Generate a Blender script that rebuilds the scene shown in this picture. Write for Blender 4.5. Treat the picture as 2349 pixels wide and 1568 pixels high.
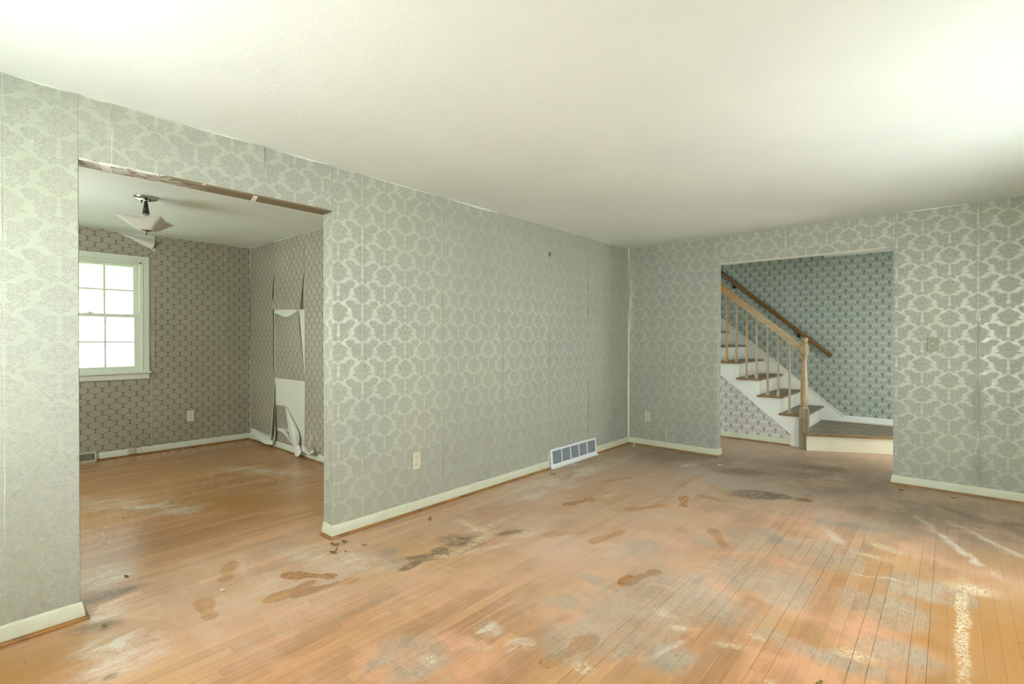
import bpy, bmesh, math, random
from mathutils import Vector, Matrix

for o in list(bpy.data.objects):
    bpy.data.objects.remove(o, do_unlink=True)
random.seed(7)
C = bpy.context.scene.collection
PI = math.pi
R = math.radians

# ---------------------------------------------------------------- camera
SC = bpy.context.scene
F_PX, YAW, PITCH = 1130.0, 0.726, -0.0047
CAM = Vector((2.974, -5.525, 1.28))
cd = bpy.data.cameras.new('camera')
cd.sensor_fit = 'HORIZONTAL'
cd.sensor_width = 36.0
cd.lens = F_PX / 2349 * 36.0
cd.clip_start = 0.02
cam = bpy.data.objects.new('camera', cd)
cam.location = CAM
cam.rotation_euler = (PI / 2 + PITCH, 0, YAW)
C.objects.link(cam)
SC.camera = cam

# ---------------------------------------------------------------- exposure, world
SC.view_settings.view_transform = 'Standard'
SC.view_settings.look = 'None'
SC.view_settings.gamma = 1.0
SC.view_settings.exposure = 0.14
SC.view_settings.use_curve_mapping = False
SC.cycles.use_denoising = True
SC.cycles.use_adaptive_sampling = True
SC.cycles.adaptive_threshold = 0.15
SC.cycles.adaptive_min_samples = 10
SC.cycles.max_bounces = 8
SC.cycles.diffuse_bounces = 5
SC.cycles.glossy_bounces = 3
SC.cycles.transparent_max_bounces = 12
SC.cycles.caustics_reflective = False
SC.cycles.caustics_refractive = False
SC.cycles.sample_clamp_indirect = 6.0
W = bpy.data.worlds.new('overcast_sky')
SC.world = W
W.use_nodes = True
W.node_tree.nodes['Background'].inputs[0].default_value = (0.93, 0.99, 1.0, 1)
W.node_tree.nodes['Background'].inputs[1].default_value = 5.0


def area(name, loc, aim, sx, sy, power, col):
    """daylight coming in at a window opening, or the added dining fill"""
    ld = bpy.data.lights.new(name, 'AREA')
    ld.shape = 'RECTANGLE'
    ld.size, ld.size_y = sx, sy
    ld.energy = power
    ld.color = col
    o = bpy.data.objects.new(name, ld)
    o.location = loc
    d = Vector(aim).normalized()
    o.rotation_euler = d.to_track_quat('-Z', 'Y').to_euler()
    C.objects.link(o)
    return o


# living room: picture window in the right wall, double window in the wall behind the camera
area('right_window_lawn_light', (4.05, -2.5, 1.45), (-1, 0, 0.22), 2.1, 1.25, 5.5, (0.80, 1.0, 0.84))
area('right_window_sky_light', (4.06, -2.5, 1.40), (-1, 0, -0.60), 2.1, 1.25, 42, (1.0, 1.0, 1.0))
area('front_window_lawn_light', (1.25, -6.12, 1.45), (0, 1, 0.22), 1.7, 1.25, 11.5, (0.96, 1.0, 0.88))
area('front_window_sky_light', (1.25, -6.13, 1.45), (0, 1, -0.40), 1.7, 1.25, 28, (1.0, 1.0, 0.99))
area('dining_fill_light', (-2.0, -6.12, 1.45), (0, 1, 0.1), 0.9, 1.15, 25, (0.95, 1.0, 0.90))  # added lamp for dining-room ambient, at an unseen front window
area('front_door_light', (3.33, 1.15, 1.0), (-1, 0, -0.12), 0.7, 1.5, 22, (0.96, 1.0, 0.94))

# ---------------------------------------------------------------- helpers


def unproj(px, py, axis, val):
    """point seen at pixel (px, py) of the 2349x1568 photograph on the plane axis = val"""
    x = (px - 1174.5) / F_PX
    y = (784 - py) / F_PX
    r = Vector((math.cos(YAW), math.sin(YAW), 0))
    fw = Vector((-math.sin(YAW), math.cos(YAW), 0))
    up = Vector((0, 0, 1))
    f2 = fw * math.cos(PITCH) + up * math.sin(PITCH)
    u2 = up * math.cos(PITCH) - fw * math.sin(PITCH)
    d = r * x + u2 * y + f2
    t = (val - CAM[axis]) / d[axis]
    return CAM + d * t


def lin(r, g, b):
    def f(c):
        c /= 255.0
        return c / 12.92 if c <= 0.04045 else ((c + 0.055) / 1.055) ** 2.4
    return (f(r), f(g), f(b), 1.0)


class NT:
    """small wrapper that writes shader nodes as expressions"""

    def __init__(s, tree):
        s.t = tree
        s.n = tree.nodes
        s.l = tree.links

    def _set(s, sock, v):
        if v is None:
            return
        if isinstance(v, bpy.types.NodeSocket):
            s.l.new(v, sock)
        else:
            if sock.type == 'RGBA' and isinstance(v, (tuple, list)) and len(v) == 3:
                v = (*v, 1)
            sock.default_value = v

    def m(s, op, a, b=None, c=None, clamp=False):
        n = s.n.new('ShaderNodeMath')
        n.operation = op
        n.use_clamp = clamp
        for i, v in enumerate((a, b, c)):
            s._set(n.inputs[i], v)
        return n.outputs[0]

    def vm(s, op, a, b=None, scale=None):
        n = s.n.new('ShaderNodeVectorMath')
        n.operation = op
        s._set(n.inputs[0], a)
        if b is not None:
            s._set(n.inputs[1], b)
        if scale is not None:
            s._set(n.inputs['Scale'], scale)
        return n.outputs['Value'] if op in ('LENGTH', 'DOT_PRODUCT', 'DISTANCE') else n.outputs[0]

    def xyz(s, x, y, z=0.0):
        n = s.n.new('ShaderNodeCombineXYZ')
        for i, v in enumerate((x, y, z)):
            s._set(n.inputs[i], v)
        return n.outputs[0]

    def sep(s, v):
        n = s.n.new('ShaderNodeSeparateXYZ')
        s._set(n.inputs[0], v)
        return n.outputs[0], n.outputs[1], n.outputs[2]

    def noise(s, vec, scale, detail=2.0, rough=0.5, dist=0.0, col=False):
        n = s.n.new('ShaderNodeTexNoise')
        s._set(n.inputs['Vector'], vec)
        n.inputs['Scale'].default_value = scale
        n.inputs['Detail'].default_value = detail
        n.inputs['Roughness'].default_value = rough
        n.inputs['Distortion'].default_value = dist
        return n.outputs[1 if col else 0]

    def voro(s, vec, scale, feature='F1', out='Distance'):
        n = s.n.new('ShaderNodeTexVoronoi')
        n.feature = feature
        s._set(n.inputs['Vector'], vec)
        n.inputs['Scale'].default_value = scale
        return n.outputs[out]

    def mapping(s, vec, loc=(0, 0, 0), rot=(0, 0, 0), sca=(1, 1, 1), kind='POINT'):
        n = s.n.new('ShaderNodeMapping')
        n.vector_type = kind
        s._set(n.inputs[0], vec)
        n.inputs['Location'].default_value = loc
        n.inputs['Rotation'].default_value = rot
        n.inputs['Scale'].default_value = sca
        return n.outputs[0]

    def ell(s, vec, cx, cy, rx, ry, rot=0.0):
        """normalised distance to an ellipse (1 on its outline)"""
        return s.vm('LENGTH', s.mapping(vec, (cx, cy, 0), (0, 0, rot), (rx, ry, 1), 'TEXTURE'))

    def rng(s, v, a, b, c=0.0, d=1.0, smooth=True):
        n = s.n.new('ShaderNodeMapRange')
        n.interpolation_type = 'SMOOTHSTEP' if smooth else 'LINEAR'
        s._set(n.inputs[0], v)
        for i, k in enumerate((a, b, c, d)):
            n.inputs[1 + i].default_value = k
        return n.outputs[0]

    def mix(s, f, a, b, blend='MIX'):
        n = s.n.new('ShaderNodeMix')
        n.data_type = 'RGBA'
        n.blend_type = blend
        s._set(n.inputs[0], f)
        s._set(n.inputs[6], a)
        s._set(n.inputs[7], b)
        return n.outputs[2]

    def mixf(s, f, a, b):
        n = s.n.new('ShaderNodeMix')
        n.data_type = 'FLOAT'
        s._set(n.inputs[0], f)
        s._set(n.inputs[2], a)
        s._set(n.inputs[3], b)
        return n.outputs[0]

    def mins(s, items):
        r = items[0]
        for i in items[1:]:
            r = s.m('MINIMUM', r, i)
        return r

    def maxs(s, items):
        # items may be thunks, built one after another so that few values are live at once
        r = None
        for i in items:
            v = i() if callable(i) else i
            if v is None:
                continue
            r = v if r is None else s.m('MAXIMUM', r, v)
        return 0.0 if r is None else r

    def uv(s):
        return s.n.new('ShaderNodeUVMap').outputs[0]

    def pos(s):
        return s.n.new('ShaderNodeNewGeometry').outputs['Position']

    def obj(s):
        return s.n.new('ShaderNodeTexCoord').outputs['Object']

    def bump(s, h, strength=0.3, dist=0.002, normal=None):
        n = s.n.new('ShaderNodeBump')
        n.inputs['Strength'].default_value = strength
        n.inputs['Distance'].default_value = dist
        s._set(n.inputs['Height'], h)
        if normal is not None:
            s._set(n.inputs['Normal'], normal)
        return n.outputs[0]


def material(name):
    m = bpy.data.materials.new(name)
    m.use_nodes = True
    b = m.node_tree.nodes['Principled BSDF']
    return m, NT(m.node_tree), b


def setb(nt, b, color=None, rough=None, metal=None, normal=None, spec=None):
    if color is not None:
        nt._set(b.inputs['Base Color'], color)
    if rough is not None:
        nt._set(b.inputs['Roughness'], rough)
    if metal is not None:
        nt._set(b.inputs['Metallic'], metal)
    if normal is not None:
        nt._set(b.inputs['Normal'], normal)
    if spec is not None:
        nt._set(b.inputs['Specular IOR Level'], spec)


# ---------------------------------------------------------------- materials
M = {}


def painted(name, col, rough=0.5, dirt=0.12, dirtcol=(0.25, 0.20, 0.13), scale=6.0, bump=0.1):
    m, nt, b = material(name)
    p = nt.pos()
    n1 = nt.noise(p, scale, 4, 0.6)
    n2 = nt.noise(p, scale * 14, 3, 0.6)
    f = nt.m('MULTIPLY', nt.rng(n1, 0.45, 0.8), dirt)
    sp = nt.m('MULTIPLY', nt.rng(n2, 0.69, 0.74), dirt * 2.5)
    c = nt.mix(nt.m('ADD', f, sp, clamp=True), (*col[:3], 1), (*dirtcol, 1))
    setb(nt, b, c, rough, normal=nt.bump(n2, bump, 0.001))
    M[name] = m
    return m


def plain(name, col, rough=0.5, metal=0.0, var=0.12, scale=20.0):
    m, nt, b = material(name)
    n = nt.noise(nt.pos(), scale, 3, 0.6)
    c = nt.mix(nt.m('MULTIPLY', nt.rng(n, 0.35, 0.75), var), (*col[:3], 1),
               (col[0] * 0.35, col[1] * 0.35, col[2] * 0.35, 1))
    setb(nt, b, c, rough, metal)
    M[name] = m
    return m


def plaster(name, col, stipple):
    m, nt, b = material(name)
    p = nt.pos()
    n1 = nt.noise(p, 1.1, 3, 0.55)
    n2 = nt.noise(p, 160, 2, 0.6)
    n3 = nt.noise(p, 45, 2, 0.6)
    c = nt.mix(nt.rng(n1, 0.3, 0.75), (*col[:3], 1), (col[0] * 0.93, col[1] * 0.94, col[2] * 0.95, 1))
    h = nt.m('ADD', nt.m('MULTIPLY', n2, 0.6), n3)
    setb(nt, b, c, 0.85, normal=nt.bump(h, stipple, 0.004))
    M[name] = m
    return m, nt, b, c


def ceiling_mat():
    m, nt, b, c = plaster('ceiling_plaster', (0.80, 0.855, 0.81), 0.35)
    p = nt.pos()
    # faint grey smudge left near the middle of the ceiling, and a few fainter ones
    for (px, py, r, s) in ((1608, 368, 0.035, 0.34), (1330, 45, 0.05, 0.10), (1090, 190, 0.05, 0.06), (1160, 30, 0.03, 0.08)):
        w = unproj(px, py, 2, 2.4)
        d = nt.ell(p, w.x, w.y, r, r * 0.7, 0.4)
        n = nt.m('ADD', d, nt.m('MULTIPLY', nt.noise(p, 40, 2), 0.6))
        c = nt.mix(nt.rng(n, 1.7, 0.6, 0.0, s), c, (0.30, 0.28, 0.22, 1))
    setb(nt, b, c)
    return m


ceiling_mat()
plaster('wall_plaster', (0.74, 0.765, 0.655), 0.12)
painted('trim_paint', (0.58, 0.605, 0.47), 0.42, 0.16)
painted('white_paint', (0.75, 0.80, 0.71), 0.42, 0.10)
painted('stair_paint', (0.80, 0.83, 0.79), 0.45, 0.10)
painted('cream_paint', (0.73, 0.71, 0.57), 0.5, 0.14)
painted('riser_paint', (0.70, 0.715, 0.66), 0.5, 0.32)
plain('plate_ivory', (0.62, 0.61, 0.48), 0.35, 0, 0.05)
plain('plate_white', (0.72, 0.74, 0.72), 0.35, 0, 0.05)
plain('plate_beige', (0.31, 0.315, 0.24), 0.4, 0, 0.05)
plain('slot_dark', (0.02, 0.02, 0.018), 0.6)
plain('screw_metal', (0.30, 0.28, 0.22), 0.4, 0.8)
plain('grille_grey', (0.33, 0.38, 0.43), 0.45, 0.2, 0.25, 60)
plain('grille_white', (0.74, 0.77, 0.77), 0.4, 0, 0.08)
plain('duct_dark', (0.05, 0.055, 0.065), 0.8)
plain('register_beige', (0.48, 0.47, 0.37), 0.45, 0, 0.15)
plain('brass_old', (0.35, 0.27, 0.12), 0.35, 0.9, 0.3, 40)
plain('chrome_old', (0.75, 0.74, 0.68), 0.18, 1.0, 0.2, 40)
plain('black_iron', (0.02, 0.018, 0.015), 0.5, 0.5)
plain('cord_grey', (0.20, 0.18, 0.14), 0.6)
plain('paper_back', (0.78, 0.80, 0.74), 0.8, 0, 0.06, 9)
plain('dry_flake', (0.26, 0.16, 0.045), 0.7, 0, 0.4, 90)
plain('pale_flake', (0.62, 0.58, 0.45), 0.8, 0, 0.3, 90)
plain('subfloor_wood', (0.035, 0.024, 0.015), 0.9)


def lamp_mats():
    m, nt, b = material('marbled_stem')
    n = nt.noise(nt.obj(), 45, 4, 0.65, 0.6)
    c = nt.mix(nt.rng(n, 0.58, 0.66), (0.022, 0.026, 0.022, 1), (0.5, 0.52, 0.46, 1))
    setb(nt, b, c, 0.25)
    M['marbled_stem'] = m
    m, nt, b = material('frosted_glass')
    n = nt.noise(nt.obj(), 9, 3, 0.5)
    setb(nt, b, nt.mix(n, (0.72, 0.73, 0.68, 1), (0.60, 0.60, 0.54, 1)), 0.22)
    b.inputs['Subsurface Weight'].default_value = 0.0
    b.inputs['Transmission Weight'].default_value = 0.12
    M['frosted_glass'] = m
    # window glass: a thin pane, mostly clear with a fresnel reflection
    m = bpy.data.materials.new('window_glass')
    m.use_nodes = True
    t = m.node_tree
    for n in list(t.nodes):
        t.nodes.remove(n)
    out = t.nodes.new('ShaderNodeOutputMaterial')
    tr = t.nodes.new('ShaderNodeBsdfTransparent')
    tr.inputs[0].default_value = (0.96, 0.99, 0.97, 1)
    gl = t.nodes.new('ShaderNodeBsdfGlossy')
    gl.inputs['Roughness'].default_value = 0.03
    fr = t.nodes.new('ShaderNodeFresnel')
    fr.inputs[0].default_value = 1.45
    nz = t.nodes.new('ShaderNodeTexNoise')
    nz.inputs['Scale'].default_value = 3.0
    mx = t.nodes.new('ShaderNodeMixShader')
    t.links.new(fr.outputs[0], mx.inputs[0])
    t.links.new(tr.outputs[0], mx.inputs[1])
    t.links.new(gl.outputs[0], mx.inputs[2])
    t.links.new(mx.outputs[0], out.inputs[0])
    M['window_glass'] = m


lamp_mats()


def wood(name, dark, light, axis='x', rough=0.4, scale=1.0, wear=None, wearamt=0.0):
    """long-grained wood; axis is the grain direction in world space"""
    m, nt, b = material(name)
    p = nt.pos()
    s = {'x': (1.2, 22, 22), 'y': (22, 1.2, 22), 'z': (22, 22, 1.2)}[axis]
    q = nt.mapping(p, sca=tuple(v * scale for v in s))
    n = nt.noise(q, 1.6, 5, 0.6, 0.8)
    c = nt.mix(nt.rng(n, 0.3, 0.72), (*dark, 1), (*light, 1))
    if wear:
        w = nt.noise(p, 7, 4, 0.65)
        c = nt.mix(nt.m('MULTIPLY', nt.rng(w, 0.4, 0.65), wearamt), c, (*wear, 1))
    setb(nt, b, c, rough, normal=nt.bump(n, 0.12, 0.001))
    M[name] = m
    return m


wood('shoe_wood', (0.22, 0.095, 0.02), (0.40, 0.19, 0.045), 'y', 0.4, 1, (0.12, 0.07, 0.03), 0.7)
wood('shoe_wood_x', (0.22, 0.11, 0.03), (0.40, 0.22, 0.07), 'x', 0.4, 1, (0.14, 0.09, 0.05), 0.7)
wood('tread_wood', (0.13, 0.105, 0.072), (0.24, 0.195, 0.14), 'x', 0.5, 1, (0.30, 0.25, 0.18), 0.7)
wood('tread_nosing', (0.20, 0.11, 0.04), (0.36, 0.22, 0.10), 'x', 0.45, 1, (0.22, 0.15, 0.09), 0.5)
wood('newel_wood', (0.36, 0.26, 0.14), (0.52, 0.40, 0.25), 'z', 0.4, 1, (0.30, 0.22, 0.13), 0.5)
wood('newel_base_wood', (0.26, 0.20, 0.13), (0.38, 0.31, 0.21), 'z', 0.55, 1, (0.22, 0.17, 0.11), 0.6)
wood('wall_rail_wood', (0.13, 0.058, 0.018), (0.24, 0.12, 0.04), 'x', 0.35, 1)


def railing_wood(name, axis):
    """orange wood up the flight, paler towards the newel"""
    m, nt, b = material(name)
    p = nt.pos()
    s = {'x': (1.2, 22, 22), 'z': (22, 22, 1.2)}[axis]
    n = nt.noise(nt.mapping(p, sca=s), 1.6, 5, 0.6, 0.8)
    x, y, z = nt.sep(p)
    w = nt.rng(nt.m('ADD', x, nt.m('MULTIPLY', nt.noise(p, 5, 3), 0.35)), 0.75, 1.35)
    new = nt.mix(n, (0.50, 0.19, 0.02, 1), (0.66, 0.30, 0.05, 1))
    old = nt.mix(n, (0.36, 0.26, 0.14, 1), (0.62, 0.50, 0.34, 1))
    setb(nt, b, nt.mix(w, new, old), 0.38)
    M[name] = m


railing_wood('rail_wood', 'x')
railing_wood('baluster_wood', 'z')

# ---- wallpapers ------------------------------------------------------------
DW, DH = 0.35, 0.262


def damask_group():
    g = bpy.data.node_groups.new('damask_pattern', 'ShaderNodeTree')
    g.interface.new_socket('Vector', in_out='INPUT', socket_type='NodeSocketVector')
    g.interface.new_socket('Figure', in_out='OUTPUT', socket_type='NodeSocketFloat')
    g.interface.new_socket('Detail', in_out='OUTPUT', socket_type='NodeSocketFloat')
    gi = g.nodes.new('NodeGroupInput')
    go = g.nodes.new('NodeGroupOutput')
    nt = NT(g)
    u, v, _ = nt.sep(gi.outputs[0])
    res = []
    for k in (0, 1):
        uu = nt.m('ADD', u, DW / 2 * k)
        vv = nt.m('ADD', v, DH / 2 * k)
        x = nt.m('ABSOLUTE', nt.m('WRAP', uu, DW / 2, -DW / 2))
        y = nt.m('WRAP', vv, DH / 2, -DH / 2)
        yl = nt.m('WRAP', nt.m('ADD', vv, DH / 2), DH / 2, -DH / 2)
        P = nt.xyz(x, y)
        L = nt.xyz(x, yl)
        # scalloped leaf edges from mirrored cellular noise
        jag = nt.m('MULTIPLY', nt.m('SUBTRACT', nt.voro(P, 150), 0.42), 0.0095)
        jagl = nt.m('MULTIPLY', nt.m('SUBTRACT', nt.voro(L, 145), 0.42), 0.0095)

        def E(V, cx, cy, rx, ry, rot=0.0):
            return nt.m('MULTIPLY', nt.m('SUBTRACT', nt.ell(V, cx, cy, rx, ry, rot), 1.0), min(rx, ry))
        med = nt.mins([E(P, 0, 0.014, 0.064, 0.040), E(P, 0, 0.046, 0.020, 0.022),
                       E(P, 0.052, -0.019, 0.026, 0.0085, -0.35), E(P, 0, -0.026, 0.047, 0.036), E(P, 0, -0.05, 0.018, 0.018)])
        med = nt.m('ADD', med, jag)
        leaf = nt.mins([E(L, 0.042, 0.034, 0.036, 0.020, -0.35), E(L, 0.040, 0.008, 0.032, 0.036, 0.3),
                        E(L, 0.071, 0.012, 0.0095, 0.012), E(L, 0.069, -0.012, 0.009, 0.009), E(L, 0.059, -0.030, 0.0085, 0.0085),
                        E(L, 0.021, -0.042, 0.0175, 0.018), E(L, 0.040, -0.026, 0.022, 0.014)])
        leaf = nt.m('SUBTRACT', nt.m('ADD', leaf, jagl), 0.0028)
        rose = nt.mins([E(P, 0.0875, 0.056, 0.024, 0.021, 0.5), E(P, 0.0875, -0.073, 0.024, 0.021, -0.5),
                        E(P, 0.066, -0.082, 0.016, 0.010, -0.6), E(P, 0.068, 0.068, 0.014, 0.009, 0.6)])
        rose = nt.m('SUBTRACT', nt.m('ADD', rose, jag), 0.0032)
        d = nt.mins([med, leaf, rose])
        ve = nt.m('ADD', nt.m('MULTIPLY', nt.voro(P, 120, 'SMOOTH_F1'), 0.9), nt.m('MULTIPLY', nt.noise(P, 170, 2, 0.6, 1.5), 0.9))
        res.append((d, ve))
    (d0, e0), (d1, e1) = res
    d = nt.m('MINIMUM', d0, d1)
    fig = nt.rng(d, 0.0012, -0.0012)
    sel = nt.m('LESS_THAN', d0, d1)
    det = nt.mixf(sel, e1, e0)
    rim = nt.rng(d, -0.006, -0.0015, 0.0, 0.35)
    g.links.new(fig, go.inputs[0])
    g.links.new(nt.m('ADD', nt.rng(det, 0.62, 0.92), rim, clamp=True), go.inputs[1])
    return g


DAMASK = damask_group()


def damask_mat(name, fg, bg, metal=0.52, bg_rough=0.50):
    m, nt, b = material(name)
    uv = nt.uv()
    n = nt.n.new('ShaderNodeGroup')
    n.node_tree = DAMASK
    nt.l.new(uv, n.inputs[0])
    fig, det = n.outputs[0], n.outputs[1]
    p = nt.pos()
    fgc = nt.mix(det, (*fg, 1), (fg[0] * 0.80, fg[1] * 0.80, fg[2] * 0.80, 1))
    # soft weathering of the print: greyer and pinker clouds, dust in the lowest part
    cloud = nt.noise(p, 1.3, 4, 0.55)
    tint = nt.mix(nt.rng(cloud, 0.3, 0.7), (1.03, 1.03, 0.97, 1), (0.95, 0.955, 0.98, 1))
    c = nt.mix(fig, (*bg, 1), fgc)
    c = nt.mix(1.0, c, tint, 'MULTIPLY')
    fine = nt.noise(nt.mapping(uv, sca=(40, 900, 1)), 1.0, 2, 0.7)
    c = nt.mix(nt.rng(fine, 0.4, 0.7, 0.0, 0.06), c, (0.2, 0.2, 0.17, 1))
    back = nt.n.new('ShaderNodeNewGeometry').outputs['Backfacing']
    c = nt.mix(back, c, (0.72, 0.73, 0.64, 1))
    inv = nt.m('SUBTRACT', 1.0, fig)
    front = nt.m('SUBTRACT', 1.0, back)
    met = nt.m('MULTIPLY', nt.m('MULTIPLY', inv, metal), front)
    rough = nt.mixf(nt.m('MULTIPLY', inv, front), 0.62, bg_rough)
    hgt = nt.m('ADD', nt.m('MULTIPLY', fig, 0.6), nt.m('MULTIPLY', det, 0.2))
    setb(nt, b, c, rough, met, nt.bump(hgt, 0.25, 0.0006))
    M[name] = m


damask_mat('damask_wallpaper', (0.425, 0.447, 0.382), (0.468, 0.505, 0.428))

TW, TH = 0.118, 0.123


def trellis_mat():
    m, nt, b = material('trellis_wallpaper')
    uv = nt.uv()
    u, v, _ = nt.sep(uv)
    x = nt.m('ABSOLUTE', nt.m('WRAP', u, TW / 2, -TW / 2))
    y = nt.m('ABSOLUTE', nt.m('WRAP', v, TH / 2, -TH / 2))
    P = nt.xyz(x, y)
    Q = nt.xyz(nt.m('SUBTRACT', TW / 2, x), nt.m('SUBTRACT', TH / 2, y))
    ins = []
    for V in (P, Q):
        ins += [nt.m('SUBTRACT', nt.ell(V, 0, 0.0195, 0.0046, 0.0050), 1.0),
                nt.m('SUBTRACT', nt.ell(V, 0.0042, 0.0075, 0.0021, 0.0070, -0.40), 1.0),
                nt.m('SUBTRACT', nt.ell(V, 0.0085, 0.0125, 0.0018, 0.0035, -0.6), 1.0)]
    flo = nt.rng(nt.mins(ins), 0.15, -0.15)
    # gently curved trellis line between the sprigs
    e = 0.021
    t = nt.m('DIVIDE', x, TW / 2)
    s = nt.rng(t, 0.0, 1.0, e, TH / 2 - e)
    ln = nt.m('ABSOLUTE', nt.m('SUBTRACT', y, s))
    line = nt.rng(ln, 0.0027, 0.0012)
    p = nt.pos()
    cl = nt.noise(p, 1.5, 4, 0.6)
    bgc = nt.mix(nt.rng(cl, 0.3, 0.7), (0.44, 0.415, 0.335, 1), (0.375, 0.355, 0.285, 1))
    c = nt.mix(nt.m('MULTIPLY', line, 0.75), bgc, (0.085, 0.075, 0.06, 1))
    c = nt.mix(nt.m('MULTIPLY', flo, 0.9), c, (0.035, 0.028, 0.03, 1))
    back = nt.n.new('ShaderNodeNewGeometry').outputs['Backfacing']
    c = nt.mix(back, c, (0.74, 0.75, 0.68, 1))
    setb(nt, b, c, 0.6)
    M['trellis_wallpaper'] = m


trellis_mat()

HW, HH = 0.131, 0.155


def lace_mat():
    m, nt, b = material('lace_wallpaper')
    uv = nt.uv()
    u, v, _ = nt.sep(uv)
    lines = []
    fills = []
    for k in (0, 1):
        x = nt.m('ABSOLUTE', nt.m('WRAP', nt.m('ADD', u, HW / 2 * k), HW / 2, -HW / 2))
        y = nt.m('WRAP', nt.m('ADD', v, HH / 2 * k), HH / 2, -HH / 2)
        P = nt.xyz(x, y)

        def ring(cx, cy, rx, ry, rot=0.0, w=0.0042):
            d = nt.m('ABSOLUTE', nt.m('MULTIPLY', nt.m('SUBTRACT', nt.ell(P, cx, cy, rx, ry, rot), 1.0), min(rx, ry)))
            return nt.rng(d, w, w * 0.25)

        def bar(cx, cy, rx, rot, w=0.0042):
            return nt.rng(nt.ell(P, cx, cy, rx, w, rot), 1.15, 0.55)
        lines += [ring(0, 0.0, 0.0085, 0.0085), ring(0.010, 0.026, 0.0075, 0.014, -0.45), bar(0.024, 0.007, 0.016, 0.75),
                  bar(0.026, -0.012, 0.013, -0.25), bar(0.017, -0.033, 0.019, -1.25), bar(0.027, -0.075, 0.032, 0.62),
                  bar(0.052, -0.052, 0.017, 0.6), ring(0.043, -0.018, 0.011, 0.013), bar(0.0, 0.043, 0.006, PI / 2),
                  bar(0.042, 0.024, 0.016, 1.0), ring(0.036, -0.044, 0.009, 0.009)]
        fills += [nt.rng(nt.ell(P, 0, -0.026, 0.017, 0.020), 1.15, 0.8), nt.rng(nt.ell(P, 0.030, -0.062, 0.016, 0.008, 0.5), 1.2, 0.7)]
    ln = nt.maxs(lines)
    fl = nt.maxs(fills)
    p = nt.pos()
    cl = nt.noise(p, 1.6, 4, 0.6)
    xx, yy, zz = nt.sep(p)
    streak = nt.noise(nt.xyz(nt.m('MULTIPLY', xx, 4.0), nt.m('MULTIPLY', zz, 0.35), 0), 1.0, 3, 0.6)
    bgc = nt.mix(nt.rng(cl, 0.3, 0.7), (0.185, 0.225, 0.185, 1), (0.215, 0.235, 0.185, 1))
    bgc = nt.mix(nt.m('MULTIPLY', fl, 0.42), bgc, (0.44, 0.50, 0.46, 1))
    c = nt.mix(nt.m('MULTIPLY', ln, 0.85), bgc, (0.52, 0.60, 0.56, 1))
    c = nt.mix(nt.rng(streak, 0.52, 0.75, 0.0, 0.30), c, (0.50, 0.54, 0.50, 1))
    setb(nt, b, c, 0.5)
    M['lace_wallpaper'] = m


lace_mat()

# the paper on the closed side of the stairs is the same print in a paler grey


def lace_pale():
    m = M['lace_wallpaper'].copy()
    m.name = 'lace_wallpaper_pale'
    for n in m.node_tree.nodes:
        if n.type == 'MIX' and n.data_type == 'RGBA':
            for i in (6, 7):
                c = n.inputs[i].default_value
                if not n.inputs[i].is_linked and 0.15 < c[1] < 0.3:
                    n.inputs[i].default_value = (0.36, 0.345, 0.31, 1)
                elif not n.inputs[i].is_linked and c[1] > 0.45:
                    n.inputs[i].default_value = (0.78, 0.80, 0.76, 1)
    M['lace_wallpaper_pale'] = m


lace_pale()


def soffit_mat():
    """underside of the opening: brown backing with torn white paper left on it"""
    m, nt, b = material('torn_soffit')
    p = nt.pos()
    x, y, z = nt.sep(p)
    n = nt.noise(nt.mapping(p, sca=(26, 7, 20)), 1.4, 5, 0.65, 1.2)
    along = nt.rng(y, -5.15, -4.25, 0.17, -0.10)
    f = nt.rng(nt.m('ADD', n, along), 0.56, 0.62)
    c = nt.mix(f, (0.20, 0.155, 0.09, 1), (0.62, 0.63, 0.58, 1))
    setb(nt, b, c, 0.85, normal=nt.bump(f, 0.5, 0.002))
    M['torn_soffit'] = m


soffit_mat()


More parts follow.
